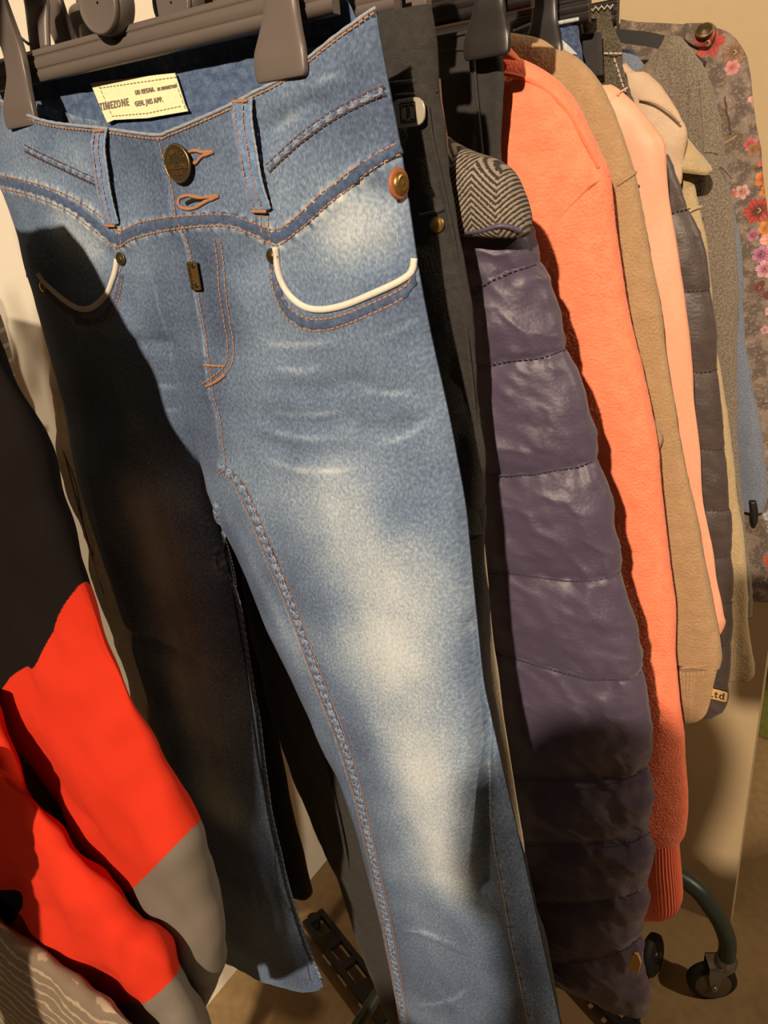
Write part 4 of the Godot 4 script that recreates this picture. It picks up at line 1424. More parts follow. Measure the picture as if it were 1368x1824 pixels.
func far_clothes():
	var o := garment("satin_blouse", "pale pink satin blouse with a smooth shiny sleeve", "blouse")
	var t := 0.400
	var S := []
	for p in [[1092, 150], [1108, 161], [1132, 184], [1158, 220], [1180, 254], [1187, 305], [1195, 375], [1205, 455], [1216, 545], [1229, 645], [1241, 745], [1252, 845], [1264, 935], [1277, 1025], [1289, 1092], [1292, 1112], [1278, 1142]]:
		S.append(SM(0.12, p[0], p[1], 0.016, t))
	part("body_and_sleeve", loft(S, 140, 70, {"n": 2.3, "disp": folds(0.007, 13.0, 3.0, 47.0)}), M.satin, o)
	seam(S, [[1100, 170], [1104, 164], [1112, 160], [1118, 156]], 0.0010, M.satin, o, 2.3)
	settle(o, at(0.3, 0.9, t))

	o = garment("quilted_jacket", "dark brown quilted jacket with small tan label at its hem, behind the satin blouse", "jacket")
	t = 0.470
	S = []
	var R := [[1185, 275], [1205, 320], [1222, 358], [1240, 402], [1257, 465], [1268, 555], [1276, 650], [1283, 725], [1290, 800], [1296, 870], [1299, 905], [1301, 960], [1303, 1050], [1301, 1120], [1298, 1190], [1292, 1256], [1270, 1276]]
	for p in R: S.append(SM(0.14, p[0], p[1], 0.020, t))
	var rows := []
	for y in [372, 520, 658, 796, 905, 985, 1065, 1145, 1215]: rows.append([hy(1285, y + 4, t).y, hy(1285, y, t).y])
	part("quilted_shell", loft(S, 220, 70, {"n": 2.4, "disp": quilted(rows, S, 0.0035, 0.0018, 15.0)}), M.quilt, o)
	stitch_rows(rows, S, o, plain(c8(40, 32, 32), 0.8), -0.002)
	var c := px(1277, 1237, t - 0.026)
	var lb := part("hem_label", plate(c, HD, UP, -RD, rounded(0.026, 0.016, 0.003), 0.0016), plain(c8(206, 164, 102), 0.8), o, "small tan label lettered Ltd")
	lettering("Ltd", 0.0105, c - RD * 0.0019, HD, -RD, plain(c8(70, 48, 40), 0.9), lb)
	settle(o, at(0.3, 0.8, t))

	o = garment("blush_blouse", "blush beige smooth blouse with folded collar above the cream wool coat", "blouse")
	t = 0.475
	S = []
	for p in [[1104, 106], [1128, 127], [1153, 129], [1178, 156], [1200, 184], [1214, 208], [1221, 235], [1216, 280], [1214, 330]]:
		S.append(SM(0.20, p[0], p[1], 0.014, t + 0.035))
	part("shoulder", loft(S, 50, 50, {"n": 2.4, "disp": folds(0.005, 16.0, 14.0, 57.0)}), M.blush, o)
	part("collar_fold", tube(spline([px(1138, 176, t + 0.016), px(1165, 182, t + 0.014), px(1190, 196, t + 0.014), px(1212, 218, t + 0.018)], 0.004), 0.0015, 8), M.blush, o)
	settle(o, at(0.3, 1.3, t))

	o = garment("wool_coat", "cream felted wool coat with a short cape sleeve", "coat")
	t = 0.545
	S = []
	for p in [[1190, 230], [1222, 280], [1236, 320], [1246, 365], [1256, 410], [1264, 470], [1271, 545], [1280, 625], [1290, 700], [1300, 780], [1308, 850], [1316, 920], [1326, 1000], [1333, 1080], [1340, 1150], [1344, 1196], [1334, 1212]]:
		S.append(SM(0.16, p[0], p[1], 0.022, t))
	part("body_and_sleeve", loft(S, 140, 70, {"n": 2.5, "disp": folds(0.006, 14.0, 3.0, 67.0, 0.0008)}), M.wool, o)
	seam(S, [[1250, 368], [1238, 372], [1222, 380]], 0.0016, M.wool, o, 2.5)
	var Cp := [SM(0.18, 1150, 178, 0.012, t - 0.005), SM(0.19, 1186, 204, 0.018, t - 0.006), SM(0.20, 1215, 236, 0.022, t - 0.008), SM(0.22, 1242, 270, 0.026, t - 0.008), SP(1168, 268, 1258, 290, 0.029, t - 0.008), SP(1174, 290, 1266, 303, 0.030, t - 0.008), SP(1182, 298, 1262, 311, 0.026, t - 0.008)]
	part("cape_sleeve", loft(Cp, 60, 60, {"n": 2.2, "open_bottom": true, "disp": folds(0.004, 12.0, 8.0, 71.0, 0.001)}), M.wool, o)
	settle(o, at(0.3, 0.8, t))

	o = garment("grey_knit_coat", "grey marled knit coat hanging open-necked on black hanger, beside cream wool coat", "coat")
	t = 0.605
	S = [SP(1188, 62, 1216, 66, 0.010, t), SP(1176, 86, 1240, 95, 0.014, t), SP(1150, 118, 1262, 130, 0.016, t), SP(1110, 150, 1275, 180, 0.018, t)]
	for p in [[1285, 240], [1295, 300], [1304, 360], [1309, 450], [1310, 550], [1310, 650], [1312, 730], [1317, 810], [1326, 890], [1336, 985], [1340, 1060], [1338, 1100]]:
		S.append(SM(0.20, p[0], p[1], 0.019, t))
	part("body_and_sleeve", loft(S, 160, 80, {"n": 2.6, "disp": folds(0.008, 18.0, 3.0, 77.0, 0.0012)}), M.grey_knit, o)
	seam(S, [[1246, 140], [1250, 190], [1254, 240], [1254, 270]], 0.0014, M.grey_knit, o)
	seam(S, [[1252, 271], [1266, 270], [1279, 274]], 0.0014, M.grey_knit, o)
	seam(S, [[1285, 296], [1293, 303], [1304, 318]], 0.0014, M.grey_knit, o)
	settle(o, at(0.3, 0.9, t))

	o = garment("blue_knit_top", "slate blue knitted long-sleeve top between grey knit coat and floral dress", "knitwear")
	t = 0.655
	S = []
	for p in [[1300, 330], [1312, 420], [1318, 500], [1325, 570], [1333, 645], [1346, 720], [1356, 790], [1363, 845], [1364, 895], [1358, 912]]:
		S.append(SM(0.26, p[0], p[1], 0.016, t))
	part("sleeve", loft(S, 110, 50, {"n": 2.3, "disp": folds(0.010, 15.0, 3.0, 87.0, 0.0008)}), M.blue_knit, o)
	part("neckline", loft([SP(1060, 88, 1128, 88, 0.008, t), SP(1060, 105, 1142, 108, 0.010, t), SP(1060, 140, 1160, 140, 0.012, t), SP(1060, 240, 1200, 240, 0.014, t)], 30, 40), M.blue_knit, o)
	part("cuff_toggle", loft([SP(1334, 892, 1347, 893, 0.004, t - 0.022), SP(1336, 910, 1350, 910, 0.005, t - 0.022), SP(1338, 928, 1350, 929, 0.004, t - 0.022), SP(1341, 935, 1347, 936, 0.002, t - 0.022)], 16, 16, {"n": 3.0}), M.black, o)
	settle(o, at(0.35, 1.0, t))

	o = garment("floral_dress", "taupe dress printed with red, orange and pink flowers at the far rail end", "dress")
	t = 0.725
	S = []
	S.append(SP(1105, 38, 1225, 44, 0.006, t))
	for p in [[1262, 46], [1296, 58], [1322, 86], [1336, 124], [1342, 165], [1350, 225], [1356, 300], [1362, 380], [1368, 450], [1376, 600], [1386, 800], [1393, 980], [1388, 1050], [1376, 1070]]:
		S.append(SM(0.16, p[0], p[1], 0.022, t))
	var fm := floral_print()
	part("body_and_sleeve", loft(S, 180, 80, {"n": 2.5, "disp": folds(0.008, 14.0, 4.0, 97.0)}), fm, o)
	part("neck_binding", tube(spline([px(1143, 46, t - 0.012), px(1175, 50, t - 0.012), px(1200, 56, t - 0.012), px(1222, 62, t - 0.014)], 0.004), 0.0012, 6), plain(c8(140, 60, 46), 0.8), o)
	part("neck_facing", loft([SP(1105, 34, 1140, 40, 0.004, t - 0.01), SP(1106, 50, 1180, 56, 0.004, t - 0.012), SP(1106, 62, 1205, 74, 0.004, t - 0.012)], 20, 30), fm, o)
	part("shoulder_tab", loft([SP(1220, 42, 1268, 41, 0.005, t - 0.024), SP(1219, 56, 1276, 50, 0.006, t - 0.026), SP(1221, 72, 1270, 72, 0.006, t - 0.026), SP(1240, 84, 1262, 84, 0.004, t - 0.025)], 20, 30, {"n": 3.4}), fm, o)
	var bn := (-RD * 0.8 + UP * 0.55 + HD * 0.1).normalized()
	var bp := px(1254, 56, t - 0.034)
	var bt := part("shoulder_button", lathe(bp, bn, [[0.0085, 0.0], [0.0108, 0.001], [0.0108, 0.002], [0.0092, 0.0034], [0.0058, 0.0038], [0.0050, 0.0048], [0.0003, 0.0056]], 28), M.old_brass, o, "domed metal button")
	part("button_ring", tube(ring(bp + bn * 0.0030, 0.0098, bn, 30), 0.0006, 6, {"ref": bn}), M.brass, bt)
	settle(o, at(0.3, 0.85, t))

	# flat black hanger holding the knit coat
	o = thing("flat_hanger", "flat black hanger in the open neck of the grey knit coat", "hanger", at(0.02, 1.6, 0.62))
	var q := []
	var pl := 0.632
	for p in [[1040, 52], [1104, 52], [1160, 58], [1196, 66], [1260, 110], [1255, 122], [1196, 92], [1160, 84], [1104, 76], [1040, 76]]:
		var w := px(p[0], p[1], pl) - px(1104, 64, pl)
		q.append(Vector2(w.dot(HD), w.y))
	part("shoulder_bar", plate(px(1104, 64, pl), HD, UP, -RD, q, 0.010, 0.001), M.black, o)
	var hk := [px(1060, 55, pl - 0.005), px(1060, 25, pl - 0.005)]
	var top := toh(hk[1])
	for k in 12:
		var a := lerpf(-0.5 * PI, 1.05 * PI, k / 11.0)
		hk.append(at(top.x + 0.02 * cos(a), top.y + 0.022 + 0.02 * sin(a), pl - 0.005))
	part("hook", tube(hk, 0.002, 8), M.steel, o)

# ------------------------------------------------------------------ clothes pulled aside at the left
func colour_block_cloth(seg: Array) -> StandardMaterial3D:
	# dyed panels of one cloth: black yoke, red middle, grey end. seg: [h0, y1, scale, black edge curve, grey edge curve]
	var W := 512
	var H := 900
	var im := Image.create(W, H, false, Image.FORMAT_RGB8)
	W *= 2
	H *= 2
	var sc: float = seg[2] * 2.0
	im = Image.create(W, H, false, Image.FORMAT_RGB8)
	im.fill(c8(182, 45, 26))
	var inks := [c8(104, 96, 87), c8(20, 16, 15)]
	for pass_i in 2:
		var poly: Array = seg[4 - pass_i]
		for j in H:
			var y: float = seg[1] - (j + 0.5) / sc
			var xs := []
			for k in poly.size():
				var a: Vector2 = poly[k]
				var b: Vector2 = poly[(k + 1) % poly.size()]
				if (a.y > y) != (b.y > y):
					xs.append((lerpf(a.x, b.x, (y - a.y) / (b.y - a.y)) - seg[0]) * sc)
			xs.sort()
			for k in range(0, xs.size() - 1, 2):
				var x0: int = clamp(int(round(xs[k])), 0, W)
				var x1: int = clamp(int(round(xs[k + 1])), 0, W)
				if x1 > x0: im.fill_rect(Rect2i(x0, j, x1 - x0, 1), inks[pass_i])
	var m := StandardMaterial3D.new()
	m.albedo_texture = ImageTexture.create_from_image(im)
	m.uv1_scale = Vector3(sc / W, sc / H, 1)
	m.uv1_offset = Vector3(-seg[0] * sc / W, seg[1] * sc / H, 0)
	m.roughness = 0.95
	m.metallic_specular = 0.2
	return m
func inside(p: Vector2, poly: Array) -> bool:
	return Geometry2D.is_point_in_polygon(p, PackedVector2Array(poly))
func poly_px(P: Array, t: float) -> Array:
	var o := []
	for p in P: o.append(hy(p[0], p[1], t))
	var q := []
	for k in o.size():
		var a: Vector2 = o[k]
		var b: Vector2 = o[(k + 1) % o.size()]
		q.append(a)
		if (b - a).length() < 0.09 and k > 0 and k < o.size() - 2 and (o[k + 2] - b).length() < 0.09 and (o[k - 1] - a).length() < 0.09:
			for j in 6: q.append(catmull(o, k, (j + 1) / 7.0))
	return q
func left_clothes():
	var o := garment("colour_block_sweatshirt", "black, red and grey colour-block sweatshirt pulled aside, left of the blue jeans", "sweatshirt")
	var t := -0.20
	var S := [[-0.20, 1.605, 0.02, 1.61, 0.012, t], [-0.22, 1.56, 0.055, 1.56, 0.018, t], [-0.22, 1.50, 0.085, 1.50, 0.02, t], [-0.2, 1.45, 0.098, 1.45, 0.022, t]]
	for k in [[-170, 800, 70, 800], [-130, 900, 100, 905], [-110, 1010, 140, 1010], [-90, 1110, 182, 1110], [-40, 1215, 226, 1220], [40, 1295, 262, 1312], [95, 1375, 298, 1398], [138, 1448, 330, 1480], [215, 1592, 356, 1562], [240, 1640, 374, 1640], [275, 1715, 387, 1700], [300, 1765, 380, 1765], [320, 1830, 352, 1830]]:
		S.append(SP(k[0], k[1], k[2], k[3], 0.022, t))
	S[-1][4] = 0.012
	var tf := t - 0.018
	var mb := colour_block_cloth([-0.30, 1.66, 640.0,
		poly_px([[-600, -900], [400, -900], [200, 700], [98, 880], [106, 930], [108, 1050], [98, 1095], [76, 1150], [66, 1185], [40, 1192], [14, 1210], [0, 1240], [-60, 1330], [-600, 1330]], tf),
		poly_px([[200, 1605], [240, 1578], [290, 1530], [328, 1484], [345, 1470], [600, 1500], [600, 2200], [100, 2200]], tf)])
	part("sleeve", loft(S, 150, 60, {"n": 2.3, "disp": folds(0.016, 10.0, 5.0, 107.0)}), mb, o)
	seam(S, [[62, 1320], [100, 1390], [142, 1462], [180, 1530], [214, 1590]], 0.0016, plain(c8(150, 40, 26), 0.8), o, 2.3)
	# second sleeve, nearer
	var t2 := -0.245
	var S2 := []
	for k in [[-260, 1260, -30, 1250], [-230, 1340, 12, 1330], [-190, 1420, 62, 1425], [-140, 1500, 112, 1502], [-70, 1580, 168, 1568], [0, 1640, 214, 1632], [70, 1700, 262, 1672], [130, 1745, 298, 1712], [190, 1785, 314, 1744], [222, 1812, 330, 1780], [250, 1860, 352, 1830], [270, 1920, 372, 1900]]:
		S2.append(SP(k[0], k[1], k[2], k[3], 0.024, t2))
	var tf2 := t2 - 0.02
	var mb2 := colour_block_cloth([-0.30, 1.66, 640.0,
		poly_px([[-400, 1575], [0, 1578], [22, 1590], [36, 1606], [36, 1625], [22, 1648], [-20, 1660], [-400, 1660]], tf2),
		poly_px([[190, 1800], [240, 1790], [285, 1776], [308, 1752], [320, 1738], [700, 1760], [700, 2300], [100, 2300]], tf2)])
	part("sleeve", loft(S2, 110, 60, {"n": 2.2, "disp": folds(0.018, 9.0, 6.0, 117.0)}), mb2, o)
	settle(o, at(-0.05, 0.8, t))
	o = garment("striped_top", "brown and beige finely striped top between the two red sleeves", "top")
	var ms := striped()
	var t3 := -0.16
	S = [[-0.28, 1.55, 0.0, 1.55, 0.010, t3], [-0.30, 1.45, 0.03, 1.45, 0.014, t3]]
	for k in [[-200, 1100, 80, 1100], [-160, 1250, 150, 1250], [-120, 1400, 220, 1400], [-60, 1550, 280, 1550], [0, 1700, 322, 1700], [30, 1850, 350, 1850]]:
		S.append(SP(k[0], k[1], k[2], k[3], 0.016, t3))
	part("body", loft(S, 110, 60, {"n": 2.4, "disp": folds(0.012, 12.0, 4.0, 127.0)}), ms, o)
	var t4 := -0.285
	S = []
	for k in [[-260, 1560, -40, 1600], [-260, 1640, 20, 1662], [-250, 1700, 85, 1712], [-230, 1760, 150, 1762], [-210, 1810, 215, 1808], [-190, 1870, 262, 1862], [-170, 1940, 290, 1930]]:
		S.append(SP(k[0], k[1], k[2], k[3], 0.020, t4))
	part("sleeve", loft(S, 90, 60, {"n": 2.3, "disp": folds(0.010, 10.0, 6.0, 137.0)}), ms, o)
	settle(o, at(-0.1, 0.8, t3))
	# slim hangers that hold the two pulled-aside tops
	for k in 2:
		var tt: float = [-0.20, -0.16][k]
		var hg := thing("wire_hanger", ["slim black wire hanger inside the colour-block sweatshirt", "slim black wire hanger inside the striped top"][k], "hanger", at(-0.08, 1.6, tt))
		var hk := [at(-0.22, 1.57, tt), at(-0.165, 1.63, tt), at(-0.16, 1.67, tt)]
		for j in 10:
			var a := lerpf(-0.45 * PI, 0.95 * PI, j / 9.0)
			hk.append(at(lerpf(-0.16, 0.0, j / 9.0) + 0.024 * cos(a), lerpf(1.72, 1.80, j / 9.0) + 0.024 * sin(a), tt))
		part("hook", tube(spline(hk, 0.01), 0.0018, 6), M.black, hg)
		part("shoulder_wire", tube([at(-0.165, 1.63, tt), at(-0.02, 1.57, tt)], 0.0018, 6), M.black, hg)

# slim hangers inside the tops and coats, their hooks over the rail
func inner_hangers():
	for g in [["navy padded coat", 0.156, 1.44, 0.30, 0.14], ["orange sweatshirt", 0.292, 1.60, 0.26, 0.12], ["tan sweatshirt", 0.354, 1.63, 0.22, 0.08], ["pink satin blouse", 0.400, 1.56, 0.30, 0.15],
			["dark quilted jacket", 0.470, 1.47, 0.33, 0.17], ["cream wool coat", 0.545, 1.52, 0.32, 0.20], ["slate blue knitted top", 0.655, 1.55, 0.30, 0.24], ["floral dress", 0.725, 1.62, 0.30, 0.18]]:
		var t: float = g[1]
		var y: float = g[2]
		var o := thing("coat_hanger", "slim black hanger carrying the " + g[0], "hanger", at(0.04, y, t), "slim black hangers on the rail")
		var hk := []
		for j in 12:
			var a := lerpf(-0.5 * PI, 1.0 * PI, j / 11.0)
			hk.append(at(0.02 + 0.019 * cos(a), 1.806 + 0.019 * sin(a), t))
		part("hook", tube([at(0.02, y, t), at(0.02, 1.77, t)] + hk, 0.0018, 8), M.black, o)
		part("shoulder_bar", tube(spline([at(0.02, y, t), at(lerpf(0.02, g[4], 0.5), y - 0.008, t), at(g[4], y - 0.03, t), at(g[3] - 0.03, y - 0.09, t)], 0.01), 0.005, 8), M.black, o)
		part("shoulder_bar", tube(spline([at(0.02, y, t), at(-0.06, y - 0.015, t), at(-0.16, y - 0.06, t)], 0.01), 0.005, 8), M.black, o)

# ------------------------------------------------------------------ rail and floor
func rail():
	var o := thing("clothes_rail", "wheeled clothes rail with grey tube feet and black casters carrying the clothes", "clothes rail", at(0.02, 0.0, 0.2))
	var yr := 1.805
	var hc := 0.02
	part("top_tube", tube([at(hc, yr, -0.62), at(hc, yr, 0.76)], 0.0125, 16, {"ref": UP}), M.tube, o)
	for t in [-0.60, 0.655]:
		part("post", tube([at(hc, yr, t), at(hc, 0.30, t)], 0.0125, 14), M.tube, o)
		for s in [1, -1]:
			var reach := 0.465 if s == 1 else 0.24
			var foot := [at(hc, 0.30, t), at(hc + s * reach * 0.35, 0.298, t), at(hc + s * (reach - 0.10), 0.275, t), at(hc + s * (reach - 0.035), 0.225, t), at(hc + s * (reach - 0.004), 0.165, t), at(hc + s * reach, 0.112, t)]
			part("foot_tube", tube(spline(foot, 0.012), 0.0165, 16), M.tube, o)
			caster(o, at(hc + s * reach, 0.0, t), 0.6 if s == 1 else -0.4)
	part("lower_tube", tube([at(hc, 0.30, -0.6), at(hc, 0.30, 0.655)], 0.010, 12, {"ref": UP}), M.tube, o)
func caster(o: Node3D, p: Vector3, yaw: float):
	var ax := (HD * cos(yaw) * 0.55 - RD * 0.9).normalized()        # wheel axle
	var fw := ax.cross(UP).normalized()
	var c := p + UP * 0.047 + fw * 0.022
	var w := part("caster_wheel", lathe(c - ax * 0.012, ax, [[0.001, 0.0], [0.034, 0.0], [0.040, 0.001], [0.0465, 0.005], [0.047, 0.012], [0.0465, 0.019], [0.040, 0.023], [0.034, 0.024], [0.001, 0.024]], 36), M.rubber, o)
	for s in [-1, 1]:
		part("hub_cap", lathe(c + ax * s * 0.0115, ax * s, [[0.0345, 0.0], [0.033, 0.003], [0.010, 0.005], [0.008, 0.008], [0.0003, 0.009]], 28), plain(c8(92, 78, 58), 0.5), w)
	part("axle_bolt", lathe(c + ax * 0.019, ax, [[0.006, 0.0], [0.006, 0.003], [0.0003, 0.004]], 8), M.steel, w)
	part("swivel_collar", lathe(p + UP * 0.094, UP, [[0.019, 0.0], [0.021, 0.002], [0.021, 0.012], [0.018, 0.014], [0.018, 0.020], [0.016, 0.022]], 24), M.steel, o)
	var fk := [p + UP * 0.098 - fw * 0.012, p + UP * 0.096 + fw * 0.03, p + UP * 0.075 + fw * 0.046]
	for s in [-1, 1]:
		part("fork_arm", plate(c + ax * s * 0.0165 + UP * 0.0, fw, UP, ax * s, [Vector2(-0.03, 0.054), Vector2(0.012, 0.054), Vector2(0.012, 0.03), Vector2(0.006, -0.006), Vector2(-0.006, -0.006), Vector2(-0.014, 0.03), Vector2(-0.03, 0.046)], 0.002), M.steel, o)
	part("fork_top", box_mesh(c + UP * 0.052 - fw * 0.009, fw * 0.021, UP * 0.0015, ax * 0.0185), M.steel, o)

func floor_things():
	# slotted black base bars of a folded stand, and its small wheel, under the clothes
	var o := thing("folded_stand", "black metal stand base with slotted bars lying on the floor under the clothes", "stand", on_floor(660, 1790))
	for b in [[[560, 1650], [735, 1880], 0.026], [[975, 1690], [1125, 1850], 0.022]]:
		var a := on_floor(b[0][0], b[0][1])
		var e := on_floor(b[1][0], b[1][1])
		var d := (e - a).normalized()
		var s := d.cross(UP).normalized()
		var L := (e - a).length()
		var w: float = b[2]
		var bar := part("side_strip", box_mesh((a + e) * 0.5 + s * w * 0.8 + UP * 0.03, d * L * 0.5, s * w * 0.22, UP * 0.008), M.black, o)
		part("side_strip", box_mesh((a + e) * 0.5 - s * w * 0.8 + UP * 0.03, d * L * 0.5, s * w * 0.22, UP * 0.008), M.black, o)
		for k in 6:
			part("cross_web", box_mesh(a + d * L * (k + 0.1) / 5.2 + UP * 0.03, d * (0.008 + 0.010 * (k % 2)), s * w * 0.8, UP * 0.006), M.black, o)
		for q in [a, e]:
			part("rubber_foot", lathe(q, UP, [[0.012, 0.0], [0.014, 0.004], [0.012, 0.03], [0.001, 0.03]], 16), M.rubber, o)
	o = thing("loose_caster", "small black caster wheel standing below the padded coat hem", "caster", on_floor(1165, 1725))
	var c := on_floor(1160, 1725) + UP * 0.042
	var ax := (AX * 0.8 - RD * 0.5 + UP * 0.2).normalized()
	part("wheel", lathe(c - ax * 0.011, ax, [[0.001, 0.0], [0.034, 0.0], [0.041, 0.004], [0.042, 0.011], [0.041, 0.018], [0.034, 0.022], [0.001, 0.022]], 32), M.rubber, o)
	part("hub", lathe(c + ax * 0.011, ax, [[0.014, 0.0], [0.012, 0.004], [0.0003, 0.005]], 20), M.black, o)
	# olive upholstered seat beyond the partition
	var g := on_floor(1390, 1335)
	o = thing("olive_pouf", "olive green upholstered pouf on the floor beyond the end partition", "pouf", g)
	var cc := g + (g - CAM * Vector3(1, 0, 1)).normalized() * 0.24 * Vector3(1, 0, 1)
	var prof := []
	for k in 9: prof.append([0.22 + 0.015 * sin(PI * k / 8.0), 0.01 + 0.36 * k / 8.0])
	for k in 7:
		var a := PI * 0.5 * k / 6.0
		prof.append([0.18 + 0.04 * cos(a), 0.37 + 0.04 * sin(a)])
	prof.append([0.001, 0.42])
	part("cushion", lathe(cc, UP, prof, 40), M.green, o)
	part("piping", tube(ring(cc + UP * 0.372, 0.223, UP + Vector3(0.0001, 0, 0), 48), 0.005, 6, {"ref": UP}), M.green, o)

func _ready():
	nz.seed = 1
	nz.frequency = 1.0
	nz.fractal_octaves = 3
	nz.noise_type = FastNoiseLite.TYPE_SIMPLEX_SMOOTH
	axes()
	M.black = plain(c8(24, 22, 22), 0.4)
	M.lamp = plain(c8(240, 236, 226), 0.5)
	setup_view()
	make_materials()
	M.denim_in = cloth(c8(48, 66, 100), c8(92, 112, 142), 44, 10.0, 0.9, 3.0)
	M.denim_deep = cloth(c8(34, 46, 74), c8(72, 92, 124), 45, 14.0, 0.85, 3.0)
	M.shop = cloth(c8(116, 100, 82), c8(104, 90, 74), 51, 0.8, 0.9, 0.5, 0.02, 1.0, 0.0)
	M.ceiling = plain(c8(120, 114, 106), 0.9)
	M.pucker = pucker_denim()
	M.worn_edge = cloth(c8(96, 108, 128), c8(168, 170, 170), 52, 30.0, 0.9, 2.0, 0.1)
	room()
	rail()
	jeans()
	clip_hanger(0.0, -0.145, 0.245, 1.653, -0.074, 0.213, "dark plastic clip hanger holding the blue jeans")
	clip_hanger(0.075, -0.15, 0.245, 1.660, -0.100, 0.190, "dark plastic clip hanger holding the black jeans")
	clip_hanger(0.112, -0.15, 0.25, 1.655, -0.110, 0.222, "dark plastic clip hanger holding the khaki and cream trousers")
	clip_hanger(0.235, -0.12, 0.28, 1.672, -0.080, 0.248, "dark plastic clip hanger holding the plain black trousers", M.dark_plastic)
	clip_hanger(0.375, -0.12, 0.28, 1.672, -0.08, 0.240, "dark plastic clip hanger holding the dark blue jeans", M.dark_plastic)
	clip_hanger(0.43, -0.12, 0.29, 1.672, -0.08, 0.245, "dark plastic clip hanger holding the acid-wash jeans", M.dark_plastic)
	black_jeans()
	small_trousers()
	padded_coat()
	sweatshirts()
	far_clothes()
	inner_hangers()
	left_clothes()
	floor_things()
	person()

# ------------------------------------------------------------------ the photographer, behind the camera
var pv := PackedVector3Array()
var pc := PackedColorArray()
var pi := PackedInt32Array()
# bones: [a, b, ra, rb]; surface nets over their smoothly joined distance field
func flesh(bones: Array, cell: float, k: float, col: Callable):
	var lo := Vector3.ONE * 1e6
	var hi := -lo
	for b in bones:
		var r: float = max(b[2], b[3]) + cell * 3.0 + k
		lo = lo.min(b[0] - Vector3.ONE * r).min(b[1] - Vector3.ONE * r)
		hi = hi.max(b[0] + Vector3.ONE * r).max(b[1] + Vector3.ONE * r)
	var nx := int((hi.x - lo.x) / cell) + 2
	var ny := int((hi.y - lo.y) / cell) + 2
	var nzz := int((hi.z - lo.z) / cell) + 2
	var F := PackedFloat32Array()
	F.resize(nx * ny * nzz)
	F.fill(1.0)
	for b in bones:
		var A: Vector3 = b[0]
		var B: Vector3 = b[1]
		var ab := B - A
		var l2: float = max(ab.length_squared(), 1e-10)
		var r: float = max(b[2], b[3]) + cell * 2.0 + k
		var p0: Vector3 = ((A.min(B) - Vector3.ONE * r - lo) / cell).floor()
		var p1: Vector3 = ((A.max(B) + Vector3.ONE * r - lo) / cell).ceil()
		for z in range(max(0, int(p0.z)), min(nzz, int(p1.z) + 1)):
			for y in range(max(0, int(p0.y)), min(ny, int(p1.y) + 1)):
				for x in range(max(0, int(p0.x)), min(nx, int(p1.x) + 1)):
					var P := lo + Vector3(x, y, z) * cell
					var f: float = clamp((P - A).dot(ab) / l2, 0.0, 1.0)
					var d: float = (P - A - ab * f).length() - lerpf(b[2], b[3], f)
					var i := (z * ny + y) * nx + x
					var e: float = F[i]
					var h: float = max(k - abs(e - d), 0.0) / k
					F[i] = min(e, d) - h * h * k * 0.25
	var id := {}
	for z in nzz - 1:
		for y in ny - 1:
			for x in nx - 1:
				var i := (z * ny + y) * nx + x
				var s := 0
				var any := F[i] < 0.0
				var mixed := false
				for c in 8:
					if (F[i + (c & 1) + ((c >> 1) & 1) * nx + (c >> 2) * nx * ny] < 0.0) != any:
						mixed = true
						break
				if not mixed: continue
				var sum := Vector3.ZERO
				var n := 0
				for e in [[0, 1], [2, 3], [4, 5], [6, 7], [0, 2], [1, 3], [4, 6], [5, 7], [0, 4], [1, 5], [2, 6], [3, 7]]:
					var a: int = e[0]
					var b: int = e[1]
					var fa := F[i + (a & 1) + ((a >> 1) & 1) * nx + (a >> 2) * nx * ny]
					var fb := F[i + (b & 1) + ((b >> 1) & 1) * nx + (b >> 2) * nx * ny]
					if (fa < 0.0) == (fb < 0.0): continue
					var g := fa / (fa - fb)
					sum += Vector3(a & 1, (a >> 1) & 1, a >> 2).lerp(Vector3(b & 1, (b >> 1) & 1, b >> 2), g)
					n += 1
				id[i] = pv.size()
				var P := lo + (Vector3(x, y, z) + sum / n) * cell
				pv.append(P)
				pc.append(col.call(P))
	for i in id:
		var x: int = i % nx
		var y: int = (i / nx) % ny
		var z: int = i / (nx * ny)
		for ax in 3:
			var st: int = [1, nx, nx * ny][ax]
			var u: int = [nx, nx * ny, 1][ax]
			var w: int = [nx * ny, 1, nx][ax]
			var fa: float = F[i]
			var fb: float = F[i + st]
			if (fa < 0.0) == (fb < 0.0): continue
			if not (id.has(i - u) and id.has(i - w) and id.has(i - u - w)): continue
			var q := [id[i], id[i - u], id[i - u - w], id[i - w]]
			if fa < 0.0: pi.append_array([q[0], q[2], q[1], q[0], q[3], q[2]])
			else: pi.append_array([q[0], q[1], q[2], q[0], q[2], q[3]])

